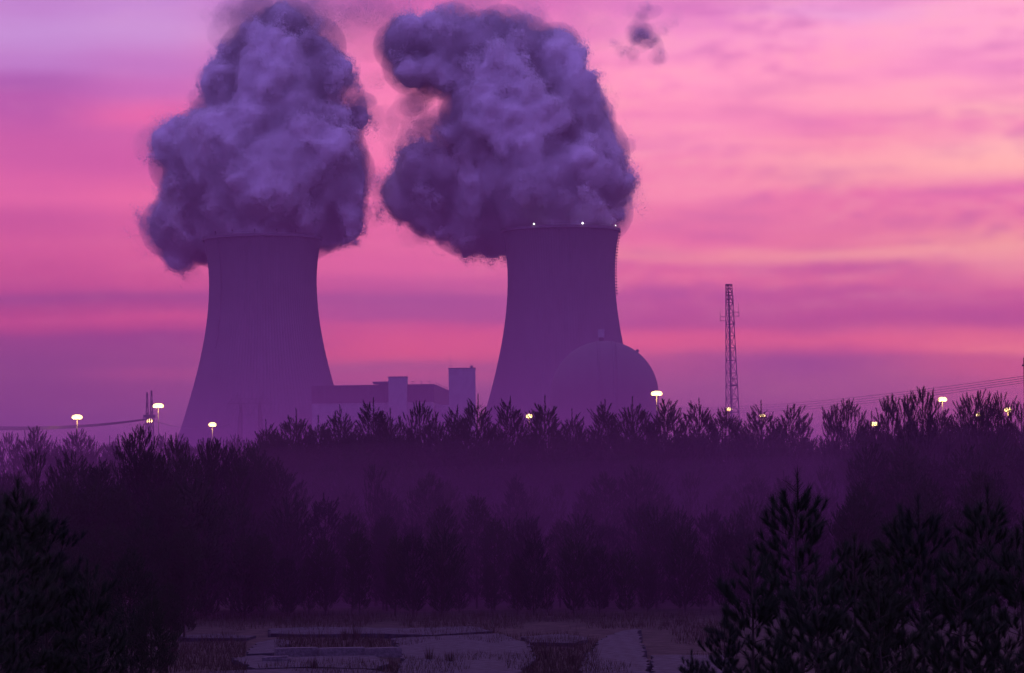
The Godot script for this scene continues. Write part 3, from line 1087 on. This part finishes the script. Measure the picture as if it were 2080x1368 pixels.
func make_masts() -> void:
	# lattice communications mast
	var depth := 900.0
	var s := depth / F
	var top := at(1480.5, 578, depth)
	var t := thing("lattice_mast", Vector3(top.x, 0, top.z), "tall slender lattice mast with whip aerials, right of the domed building", "radio mast")
	var h := top.y
	var hb := h - at(1487, 850, depth).y      # drop from the top to the tree line
	var scale_low := h / hb
	var wt := 6.2 * s
	var wb := 13.5 * s
	var wl := wt + (wb - wt) * scale_low
	var drift := 6.5 * s * scale_low - 0.0122 * h
	var base := [Vector3(drift - wl, 0, wl * 0.6), Vector3(drift + wl, 0, wl * 0.6), Vector3(drift - wl * 0.1, 0, -wl * 1.1)]
	var tops := [Vector3(-wt, h, wt * 0.6), Vector3(wt, h, wt * 0.6), Vector3(-wt * 0.1, h, -wt * 1.1)]
	lattice(t, base, tops, 18, 0.125)
	for k in 5:
		var b := Bag.new()
		var y := h - 0.3 - k * 1.0
		for i in 3:
			var p: Vector3 = tops[i]
			var q: Vector3 = tops[(i + 1) % 3]
			b.bar(Vector3(p.x * 1.15, y, p.z * 1.15), Vector3(q.x * 1.15, y, q.z * 1.15), 0.10)
		put("top_ring", b.mesh(), mats.red_steel, t)
	var lad := Bag.new()
	lad.bar(Vector3(drift - 0.2, 0, 0.2), Vector3(0, h - 2.0, 0.1), 0.10)
	lad.bar(Vector3(drift + 0.35, 0, 0.2), Vector3(0.1, h - 4.0, 0.1), 0.06)
	put("cable_run", lad.mesh(), mats.steel, t)
	for a in [[-1.0, 644.0, 1463.5, 652.0], [1.0, 635.0, 1501.5, 643.0]]:
		var y0 := at(1480, a[1], depth).y
		var y1 := at(1480, a[3], depth).y
		var x: float = (a[2] - 1482.0) * s
		var b := Bag.new()
		b.bar(Vector3(a[0] * 1.0, y0, 0.3), Vector3(x, y0, 0.3), 0.07)
		b.bar(Vector3(a[0] * 1.0, y1, 0.3), Vector3(x, y1, 0.3), 0.07)
		b.bar(Vector3(x, y1 - 0.2, 0.3), Vector3(x, y0 + 2.6, 0.3), 0.08, 0.03)
		put("whip_aerial", b.mesh(), mats.steel, t)
	for a in [[612.0, 1490.0, 3.4], [650.0, 1492.0, 4.2]]:
		var y0 := at(1480, a[0], depth).y
		var x: float = (a[1] - 1481.0) * s
		var b := Bag.new()
		b.bar(Vector3(x, y0 - 1.6, 0.4), Vector3(x, y0 + a[2] - 1.6, 0.4), 0.06, 0.03)
		b.bar(Vector3(0.5, y0 - 1.2, 0.4), Vector3(x, y0 - 1.2, 0.4), 0.08)
		put("side_aerial", b.mesh(), mats.steel, t)
	for y in [771.0, 783.0]:
		var yy := at(1484, y, depth).y
		var b := Bag.new()
		b.box(Vector3(0.9, yy, 1.0), Vector3(2.0, 0.22, 1.4))
		put("platform", b.mesh(), mats.steel, t)

	# twin-spired pylon at the left
	depth = 760.0
	s = depth / F
	var p0 := at(303, 856, depth)
	var q := thing("line_tower", Vector3(p0.x, 0, p0.z), "small steel line tower with twin lattice spires beside a floodlight at left", "pylon")
	for side in [[-4.5, 798.0], [4.5, 794.0]]:
		var yt := at(303, side[1], depth).y
		var cx: float = side[0] * s
		var b4 := []
		var t4 := []
		for e in [Vector2(-1, -1), Vector2(1, -1), Vector2(1, 1), Vector2(-1, 1)]:
			b4.append(Vector3(cx + e.x * 1.15, 0, e.y * 1.15))
			t4.append(Vector3(cx + e.x * 0.10, yt, e.y * 0.10))
		lattice(q, b4, t4, 11, 0.085)
	var beam := Bag.new()
	var yb := at(303, 846, depth).y
	beam.box(Vector3(0, yb, 0), Vector3(2.9, 0.7, 1.4))
	for k in 4:
		beam.bar(Vector3(-1.4 + k * 0.9, yb - 0.3, 0.8), Vector3(-1.4 + k * 0.9, yb - 1.2, 0.8), 0.07)
	put("cross_beam", beam.mesh(), mats.steel, q)

	# wide pylon fading in the mist
	depth = 1150.0
	s = depth / F
	var pc := at(508, 840, depth)
	var y := thing("power_pylon", Vector3(pc.x, 0, pc.z), "wide faint lattice power pylon in the mist before left cooling tower", "pylon", "", 0.35)
	var yt2 := at(508, 797, depth).y
	var ya := at(508, 820, depth).y
	var yw := at(508, 845, depth).y
	for sx in [-1.0, 1.0]:
		var foot := [Vector3(sx * 5.2 - 1.5, 0, -1.5), Vector3(sx * 5.2 + 1.5, 0, -1.5), Vector3(sx * 5.2 + 1.5, 0, 1.5), Vector3(sx * 5.2 - 1.5, 0, 1.5)]
		var neck := [Vector3(sx * 3.6 - 0.4, ya, -0.4), Vector3(sx * 3.6 + 0.4, ya, -0.4), Vector3(sx * 3.6 + 0.4, ya, 0.4), Vector3(sx * 3.6 - 0.4, ya, 0.4)]
		lattice(y, foot, neck, 7, 0.13)
		var horn := Bag.new()
		horn.bar(Vector3(sx * 3.2, ya, 0), Vector3(sx * 5.0, yt2, 0), 0.10)
		horn.bar(Vector3(sx * 4.4, ya, 0), Vector3(sx * 5.0, yt2, 0), 0.10)
		horn.bar(Vector3(sx * 5.0, yt2 - 1.0, 0), Vector3(sx * 8.6, ya, 0), 0.08)
		put("horn", horn.mesh(), mats.steel, y)
		var ins := Bag.new()
		ins.bar(Vector3(sx * 8.4, ya, 0), Vector3(sx * 6.8, yw, 0), 0.09)
		ins.bar(Vector3(sx * 4.2, ya, 0), Vector3(sx * 6.8, yw, 0), 0.09)
		put("insulator_string", ins.mesh(), mats.steel, y)
	var arm := Bag.new()
	var last := Vector3(-8.6, ya, 0)
	for k in 17:
		var x := -8.6 + 17.2 * (k + 1) / 17.0
		var nxt := Vector3(x, ya + (1.7 if k % 2 == 0 and absf(x) < 8.0 else 0.0), 0)
		arm.bar(last, nxt, 0.07)
		last = nxt
	arm.bar(Vector3(-8.6, ya, 0), Vector3(8.6, ya, 0), 0.12)
	arm.bar(Vector3(-6.0, ya + 1.7, 0), Vector3(6.0, ya + 1.7, 0), 0.10)
	put("cross_arm", arm.mesh(), mats.steel, y)
	var mid := Bag.new()
	mid.bar(Vector3(-2.6, ya, 0), Vector3(0, yw, 0), 0.09)
	mid.bar(Vector3(2.6, ya, 0), Vector3(0, yw, 0), 0.09)
	put("insulator_string", mid.mesh(), mats.steel, y)

	# wires
	for i in 4:
		wire(at(-140, 868 - i * 2.5, 640.0), at(298 + i * 3, 853 - i * 1.2, 758.0), 1.4, 0.07, ["lowest", "second lowest", "second highest", "highest"][i] + " dark power cable between the left picture edge and twin-spired line tower", "cables at the left")
	wire(at(306, 854, 760.0), at(468, 862, 1150.0), 2.0, 0.06, "thin power cable running right from the twin-spired line tower behind a floodlight", "cables at the left")
	for i in 4:
		wire(at(2140, 756 + i * 4.3, 330.0), at(1340, 826 + i * 2.4, 900.0), 1.6 + 0.15 * i, 0.026, ["highest", "second highest", "second lowest", "lowest"][i] + " of the four thin power cables crossing the sky at right", "cables at the right")
	# pole at the right edge of the picture
	var pt := at(2081.5, 727, 240.0)
	var pole := thing("utility_pole", Vector3(pt.x, 0, pt.z), "dark utility pole with a short cross arm at the right edge of the picture", "pole")
	var pb := Bag.new()
	pb.bar(Vector3.ZERO, Vector3.UP * pt.y, 0.15, 0.09, 8)
	put("shaft", pb.mesh(), mats.bark, pole)
	pb = Bag.new()
	pb.box(Vector3(0.3, pt.y - 0.6, 0), Vector3(1.0, 0.12, 0.12))
	put("cross_arm", pb.mesh(), mats.bark, pole)

	# floodlights
	lamp_mast(156, 848, 700, 1.7, 6, "leftmost lit floodlight on a mast, above a pine at far left")
	lamp_mast(321, 825, 720, 1.9, 7, "lit floodlight on a tall mast just right of the twin-spired line tower")
	lamp_mast(304, 855.5, 800, 0.9, 3, "small lit lamp glowing low inside the twin-spired line tower", 12.0)
	lamp_mast(431, 863, 800, 1.2, 5, "lit floodlight low before the left cooling tower's foot")
	lamp_mast(1334, 800, 720, 2.0, 8, "brightest lit floodlight, at the right foot of the domed building", 60.0)
	lamp_mast(1075, 846, 800, 0.8, 3, "lit floodlight low at the left foot of the domed building, between pines", 20.0)
	lamp_mast(1481, 832, 950, 1.3, 3, "small lit lamps at the foot of the lattice mast", 8.0)
	lamp_mast(1549, 845, 1000, 1.0, 2, "faint pair of small lit lamps just right of the lattice mast", 6.0)
	lamp_mast(1776, 862, 700, 0.8, 2, "low pair of small lit lamps beside a spiky pine right of the mast", 8.0)
	lamp_mast(1915, 812, 760, 1.5, 6, "bright lit floodlight above the spiky pines at right")
	lamp_mast(1992, 843, 760, 1.4, 4, "row of small lit lamps glinting through the spiky pines at right", 10.0)
	lamp_mast(2048, 833, 760, 0.9, 4, "rightmost lit floodlight, beside the right edge pine shoots")

var row_counts := {}
var landmarks := [[150, "the leftmost floodlight"], [370, "the line tower"], [560, "the faint wide pylon"], [700, "the hall's left half"], [900, "the hall's right half"], [1020, "the tall concrete block"], [1140, "the right tower's left foot"], [1240, "the dome's left half"], [1390, "the dome's right half"],
	[1530, "the lattice mast"], [1700, "the open sky beyond the mast"], [1860, "the low lamps"], [1960, "the right floodlight"], [9999, "the rightmost floodlight"]]

# which one of its row a pine is, counted under the landmark that it stands below
func row_label(what: String, x: float) -> String:
	for l in landmarks:
		if x < l[0]:
			var key: String = what + l[1]
			row_counts[key] = row_counts.get(key, 0) + 1
			var nth: String = ["first", "second", "third", "fourth", "fifth", "sixth", "seventh", "eighth", "ninth", "tenth"][mini(row_counts[key] - 1, 9)]
			return "%s, %s from left below %s" % [what, nth, l[1]]
	return what

func make_wood() -> void:
	var specs := {"cone_a": [401, 8.5, 0, 0], "cone_b": [402, 8.5, 0, 1], "cone_c": [403, 9.0, 0, 2], "open_a": [411, 9.0, 1, 1], "open_b": [412, 8.5, 1, 0], "open_c": [413, 9.0, 1, 2], "bushy_a": [421, 8.0, 2, 0], "bushy_b": [422, 8.0, 2, 1],
		"young_a": [431, 4.6, 0, 2], "young_b": [432, 4.4, 2, 0], "near_a": [441, 5.2, 3, 0], "near_b": [442, 4.6, 3, 1], "near_c": [443, 5.0, 3, 2], "near_d": [444, 4.2, 3, 0]}
	for k in specs:
		var s: Array = specs[k]
		pines[k] = make_pine(s[0], s[1], s[2])
		pines[k].tone = s[3]
	rng.seed = 91
	# the crest of the wood, picked out against the mist and the sky
	var crest := [
		["cone_a", 547, 858, 148, "first small pine at the left end of the dark treeline"], ["cone_b", 598, 836, 146, "slim pine near the left end of the dark treeline, under the hall's left end"],
		["cone_b", 655, 850, 146, "low bushy pine under the left half of the flat-roofed hall"], ["cone_a", 690, 829, 144, "pine with a ragged crown below the middle of the flat-roofed hall"], ["cone_c", 749, 814, 142, "tall pine standing left of the hall's pale stair tower"],
		["cone_a", 788, 836, 144, "pine right below the hall's pale stair tower"], ["open_c", 852, 824, 142, "slim dark pine between stair tower and tall concrete block"], ["cone_b", 882, 842, 144, "small pine just right of the slim dark pine below the hall"],
		["cone_c", 921, 828, 142, "pine below the left edge of the tall concrete block"], ["cone_a", 962, 808, 140, "tall pointed pine below the right edge of the tall concrete block"], ["cone_c", 1028, 811, 142, "broad pine at the left foot of the right cooling tower"],
		["cone_b", 1097, 810, 141, "pine immediately right of the low floodlight under the right tower"], ["cone_a", 1169, 837, 143, "short conical pine below the left half of the dome"], ["cone_c", 1224, 817, 142, "pointed conical pine below the middle of the dome"],
		["cone_b", 1287, 812, 141, "tall conical pine below the right half of the dome"], ["bushy_a", 1357, 812, 141, "wide bushy pine just right of the brightest floodlight"], ["cone_c", 1414, 815, 142, "conical pine midway between brightest floodlight and lattice mast"],
		["bushy_b", 1473, 829, 144, "rounded dark pine at the foot of the lattice mast"], ["cone_a", 1540, 820, 143, "pointed pine right of the lattice mast"], ["bushy_a", 1612, 823, 146, "broad bushy pine alone, right of the lattice mast"],
		["open_b", 1692, 830, 140, "pine with upright shoots, left one of a pair far right of the mast"], ["open_c", 1723, 820, 140, "pine with upright shoots, right one of a pair far right of the mast"], ["cone_b", 1762, 842, 136, "thin pine left of the low pair of lamps"],
		["open_b", 1808, 811, 137, "dark pine with a thick club-shaped top shoot, right of the low lamp pair"], ["open_a", 1836, 810, 135, "dark pine with leaning shoots under the cables at right"], ["open_c", 1872, 796, 133, "tallest dark pine at right, pointed shoot left of a floodlight"],
		["cone_b", 1916, 822, 137, "dark pine right under the bright right floodlight"], ["cone_a", 1947, 838, 141, "small pine right of the bright right floodlight"], ["open_a", 1968, 812, 137, "slim pine left of the row of small lamps at right"],
		["open_b", 1990, 802, 135, "pine with a fan of upright shoots over the row of small lamps"], ["open_c", 2013, 828, 135, "slender pine right of the row of small lamps"], ["open_a", 2036, 806, 135, "pine with a tall fan of shoots touching the rightmost floodlight"], ["open_b", 2074, 829, 135, "pine cut by the right edge of the picture on the treeline"],
		["open_b", 18, 884, 235, "hazy pine at the left picture edge above the nearer trees"], ["bushy_a", 74, 866, 228, "broad hazy pine left of the leftmost floodlight"], ["bushy_b", 162, 872, 230, "broad hazy pine right below the leftmost floodlight"], ["cone_a", 118, 897, 232, "low hazy pine between the two broad hazy pines at left"],
		["cone_b", 228, 890, 260, "pale hazy pine left of the twin-spired line tower"], ["cone_c", 330, 882, 262, "pale hazy pine below the twin-spired line tower"], ["cone_a", 372, 886, 264, "pale hazy pine right of the twin-spired line tower"], ["bushy_b", 412, 890, 268, "pale hazy pine below the floodlight before the left cooling tower"], ["open_a", 476, 888, 268, "pale hazy pine below the faint wide pylon"],
		["open_a", 70, 916, 128, "pine with a bare lower stem and splayed shoots at far left"], ["bushy_a", 146, 916, 127, "round-headed dark pine on a bare stem at left"], ["cone_c", 208, 932, 124, "dark pointed pine right of the round-headed pine at left"],
		["open_b", 262, 888, 126, "dark pine with a ragged top left of the line tower's foot"], ["open_c", 284, 872, 126, "tall dark pine right under the twin-spired line tower"], ["cone_a", 312, 902, 126, "dark pine to the right of the tall dark pine under the line tower"],
		["open_a", 358, 890, 128, "pine with arms spread in a fan, below the low left floodlight"], ["cone_b", 385, 912, 126, "small dark pine right of the fan-armed pine"], ["open_b", 424, 897, 128, "pine with a left twin shoot below the left tower's foot"], ["open_c", 440, 899, 128, "pine with a right twin shoot below the left tower's foot"], ["cone_c", 470, 906, 130, "small pine below the faint wide pylon's left leg"],
		["open_a", 494, 900, 130, "slim pine below the faint wide pylon's right leg"], ["cone_a", 524, 905, 132, "pine at the lower left end of the rising treeline"]]
	for c in crest:
		pine(c[0], c[1], c[2], c[3], c[4])
	# the rest of the wood, half lost in the mist
	var back := ["cone_a", "cone_b", "cone_c", "bushy_a", "bushy_b", "open_a"]
	var x := 545.0
	while x < 2100.0:
		var near := x > 1740.0
		pine(back[rng.randi() % 6], x + rng.randf_range(-12, 12), rng.randf_range(872, 896) if not near else rng.randf_range(850, 880), rng.randf_range(136, 142) if near else rng.randf_range(146, 156), row_label("low filler pine of the treeline", x), "pines filling the treeline")
		x += 30.0
	x = 545.0
	while x < 2110.0:
		pine(back[rng.randi() % 5], x + rng.randf_range(-16, 16), rng.randf_range(884, 902) if x < 1740.0 else rng.randf_range(862, 888), rng.randf_range(160, 168), row_label("pine of the treeline's second row", x), "pines of the second row of the treeline")
		x += 42.0
	x = -20.0
	while x < 560.0:
		pine(back[rng.randi() % 6], x + rng.randf_range(-14, 14), rng.randf_range(915, 945) if x > 220 else rng.randf_range(940, 975), rng.randf_range(126, 133), row_label("dark pine of the lower left wood", x), "pines of the lower left wood")
		x += 32.0
	x = -10.0
	while x < 540.0:
		pine(back[rng.randi() % 5], x + rng.randf_range(-14, 14), rng.randf_range(892, 925), rng.randf_range(240, 275), row_label("pale hazy pine of the rear left row", x), "hazy pines behind the lower left wood")
		x += 40.0
	for row in [[900, 950, 137, 141, 60.0, 560.0, 1760.0], [945, 1010, 131, 135, 56.0, 520.0, 1800.0], [1000, 1070, 124, 128, 48.0, 420.0, 1800.0], [1070, 1150, 119, 123, 50.0, 380.0, 1560.0]]:
		x = row[5]
		while x < row[6]:
			pine(back[rng.randi() % 6] if row[0] < 1000 else ["young_a", "young_b", "cone_b"][rng.randi() % 3], x + rng.randf_range(-22, 22), rng.randf_range(row[0], row[1]), rng.randf_range(row[2], row[3]), row_label("mist-veiled pine of the %s row" % {900: "topmost", 945: "second", 1000: "third", 1070: "lowest"}[int(row[0])], x), "pines half lost in the mist")
			x += row[4]
	for row in [[885, 930, 128, 132, 44.0, 1780.0, 2120.0], [930, 1000, 122, 126, 46.0, 1760.0, 2120.0], [1000, 1080, 112, 118, 48.0, 1740.0, 2120.0]]:
		x = row[5]
		while x < row[6]:
			pine(back[rng.randi() % 6], x + rng.randf_range(-16, 16), rng.randf_range(row[0], row[1]), rng.randf_range(row[2], row[3]), row_label("dark pine of the right wood's %s row" % {885: "upper", 930: "middle", 1000: "lower"}[int(row[0])], x), "pines of the right wood")
			x += row[4]
	for row in [[965, 1010, 116, 121, 46.0, -20.0, 440.0], [1030, 1100, 98, 104, 50.0, -20.0, 400.0], [1110, 1180, 76, 84, 58.0, -20.0, 360.0], [1200, 1260, 66, 72, 66.0, -20.0, 320.0]]:
		x = row[5]
		while x < row[6]:
			pine(["bushy_a", "bushy_b", "cone_b", "young_b"][rng.randi() % 4], x + rng.randf_range(-18, 18), rng.randf_range(row[0], row[1]), rng.randf_range(row[2], row[3]), row_label("blackish pine of the left thicket's %s row" % {965: "highest", 1030: "second", 1110: "third", 1200: "lowest"}[int(row[0])], x), "pines of the lower left thicket")
			x += row[4]
	pine("near_b", 30, 990, 58, "nearest black pine at the left edge of the picture", "", 1.1)
	pine("near_c", 96, 1035, 60, "black pine second from the left edge, near the camera", "", 1.1)
	pine("near_a", -24, 1010, 54, "black pine cut by the left edge of the picture")
	pine("near_d", 180, 1150, 58, "low black pine at the right end of the near left thicket")
	# the pines close by at right
	pine("near_a", 1622, 974, 49, "tallest near pine at lower right, broom-like tufts on a bare leader")
	pine("near_d", 1528, 1130, 47, "short near pine at the left foot of the tallest near pine")
	pine("near_b", 1745, 1100, 50, "near pine filling the gap right of the tallest near pine")
	pine("near_c", 1872, 1022, 50, "near pine with a blunt tufted top, middle of the lower right group")
	pine("near_b", 1832, 1042, 52, "slim near pine left behind the blunt-topped one")
	pine("near_a", 2010, 1004, 51, "near pine with a pointed top close to the right edge")
	pine("near_d", 2075, 1072, 49, "near pine cut by the right edge of the picture")
	pine("near_d", 1948, 1120, 48, "low near pine between the blunt-topped and the pointed one")
	pine("near_c", 1470, 1262, 45.5, "lowest near pine, its fans of needles over the pale slabs")
	pine("near_d", 1660, 1150, 45, "bushy near pine in front of the tallest near pine")
	pine("near_b", 1800, 1165, 46, "bushy near pine at the bottom of the lower right group", "", 1.15)
	pine("near_c", 1410, 1330, 44.5, "tip of a small pine at the bottom edge, left of the near group")

func make_clearing() -> void:
	rng.seed = 71
	slab([[800, 1300], [1010, 1290], [1075, 1312], [1085, 1345], [1030, 1385], [800, 1390], [820, 1345]], 0.05, mats.slab, "pavement_slab", "broad pale broken pavement slab in the middle of the clearing", "pavement")
	slab([[1225, 1300], [1262, 1286], [1296, 1280], [1304, 1312], [1322, 1385], [1170, 1390], [1190, 1335]], 0.05, mats.slab, "pavement_slab", "pale wedge of pavement leading away, right of the grassy strip", "pavement")
	slab([[1322, 1336], [1480, 1334], [1500, 1385], [1332, 1390]], 0.06, mats.slab, "pavement_slab", "pale pavement slab under the low right pine tufts", "pavement")
	slab([[545, 1280], [640, 1276], [820, 1279], [960, 1275], [1000, 1285], [880, 1293], [760, 1290], [620, 1292], [550, 1290]], 0.04, mats.slab, "pavement_slab", "long thin strip of pavement at the far side of the clearing", "pavement")
	slab([[520, 1310], [560, 1300], [590, 1306], [552, 1330], [500, 1332]], 0.04, mats.slab, "pavement_slab", "small pale slab left of the row of low concrete blocks", "pavement")
	slab([[470, 1340], [530, 1334], [600, 1338], [760, 1334], [790, 1350], [760, 1362], [620, 1358], [520, 1362]], 0.04, mats.slab, "pavement_slab", "worn slab in front of the row of low concrete blocks", "pavement")
	slab([[430, 1368], [600, 1362], [740, 1364], [800, 1372], [760, 1392], [430, 1392]], 0.05, mats.slab, "pavement_slab", "pale slab at the bottom edge, lower left of the clearing", "pavement")
	slab([[360, 1293], [440, 1290], [520, 1294], [500, 1299], [380, 1299]], 0.03, mats.slab, "pavement_slab", "narrow wet-looking slab at the left of the clearing", "pavement")
	slab([[1060, 1296], [1150, 1290], [1195, 1300], [1170, 1310], [1075, 1308]], 0.04, mats.slab, "pavement_slab", "low slab half grown over between the broad slab and the wedge", "pavement")
	# row of low concrete blocks
	var edge := [[558, 646, "left block of the row of three low concrete blocks"], [648, 742, "middle block of the row of three low concrete blocks"], [745, 812, "right block of the row of three low concrete blocks"]]
	for e in edge:
		var a := on_ground(e[0], 1334)
		var b := on_ground(e[1], 1332)
		var m := Bag.new()
		var c := (a + b) * 0.5
		var dir := (b - a)
		m.box(Vector3(0, 0.06, 0), Vector3(dir.length() - 0.03, 0.34, 0.5))
		m.box(Vector3(0, 0.235, 0.0), Vector3(dir.length() - 0.10, 0.012, 0.44))
		var o := put("concrete_block", m.mesh(), mats.block)
		o.position = Vector3(c.x, 0, c.z)
		o.rotation.y = atan2(-dir.z, dir.x) + rng.randf_range(-0.02, 0.02)
		tag(o, e[2], "concrete block", "row of low concrete blocks")
	var ch := on_ground(559, 1346)
	var cb := Bag.new()
	cb.box(Vector3(0, 0.05, 0), Vector3(0.72, 0.22, 0.35), Basis(Vector3.BACK, 0.05))
	cb.box(Vector3(0.25, 0.03, 0.15), Vector3(0.3, 0.16, 0.3), Basis(Vector3.UP, 0.6))
	var chunk := put("concrete_chunk", cb.mesh(), mats.block)
	chunk.position = Vector3(ch.x, 0, ch.z)
	tag(chunk, "dark broken concrete chunk lying in front of the left block", "rubble")
	# dead grass between the slabs
	var g := Bag.new()
	var patch := noise_of(55, 1.0 / 5.0, 3)
	for i in 26000:
		var px := rng.randf_range(330, 1500)
		var py := rng.randf_range(1248, 1385)
		var p := on_ground(px, py)
		var s := patch.get_noise_2d(p.x * 0.7, p.z * 0.28)
		var band := 0.0
		if px > 1070 and px < 1215 and py > 1300: band = 0.5
		if px < 500: band = 0.35
		if py < 1276: band = 0.4
		if py > 1293 and py < 1322 and px > 560 and px < 780: band = 0.6
		if s + band < 0.12: continue
		var h := rng.randf_range(0.06, 0.24) * (1.0 + 0.8 * band)
		var lean := Vector3(rng.randf() - 0.5, 0, rng.randf() - 0.5) * h
		var w := Vector3(rng.randf() - 0.5, 0, rng.randf() - 0.5).normalized() * 0.012
		p.y = -0.05
		g.tri(p - w, p + w, p + lean + Vector3.UP * (h + 0.05))
	var grass := put("dry_grass", g.mesh(), mats.grass)
	tag(grass, "dry grass growing between the broken slabs of the clearing", "grass", "", "stuff")
	# single weeds
	var weeds := [[872, 1343, 0.5, "taller dry weed on the broad slab, left one of two"], [915, 1347, 0.42, "dry weed on the broad slab, right one of two"], [722, 1300, 0.8, "tall dry weed clump behind the row of concrete blocks"], [700, 1302, 0.6, "dry weed clump just left of the tall clump behind the blocks"], [636, 1362, 0.4, "small dry weed in front of the middle concrete block"], [1165, 1350, 0.6, "dry weed clump in the strip left of the pavement wedge"], [1110, 1340, 0.55, "dry weed clump right beside the broad slab"]]
	for w in weeds:
		var b := Bag.new()
		for i in 46:
			var a := rng.randf() * TAU
			var d := Vector3(cos(a), 0, sin(a)) * rng.randf_range(0.05, 0.5)
			var h: float = w[2] * rng.randf_range(0.5, 1.0)
			var r := Vector3(cos(a), 0, sin(a)) * rng.randf() * 0.15
			var e := Vector3(-sin(a), 0, cos(a)) * 0.011
			b.tri(r - e, r + e, r + d * h + Vector3.UP * h)
		var o := put("dry_weed", b.mesh(), mats.grass)
		o.position = on_ground(w[0], w[1])
		tag(o, w[3], "weed", "dry weeds in the clearing")

func make_mist() -> void:
	var c := Color(1.0, 0.61, 0.88)
	mist("wood_mist", Vector3(-150, -14.0, -190), Vector3(190, 15.0, -60), 0.0009, c, "thin mist hanging through the whole wood and over the clearing", RenderingServer.FOG_VOLUME_SHAPE_ELLIPSOID)
	for k in 4:                                        # banks thinning upwards and outwards
		var g := 1.0 - 0.1 * k
		mist("mist_bank", Vector3(18 - 80 * g, -8.0 + 1.9 * k, -149 + 2.5 * k), Vector3(18 + 80 * g, 8.6 - 1.15 * k, -119 - 3.0 * k), 0.0062, c, "mist bank lying among the pines, %s layer from the top" % ["first", "second", "third", "fourth"][k], RenderingServer.FOG_VOLUME_SHAPE_ELLIPSOID)
	var tops := [-1.0, 13.0, 42.0, 95.0]
	var dens := [0.0017, 0.00052, 0.00017]
	for k in 3:
		mist("far_mist", Vector3(-620, tops[k], -2250), Vector3(620, tops[k + 1] - 0.06, -174), dens[k], c, "mist round the cooling towers' feet, %s layer from the ground" % ["first", "second", "third"][k])
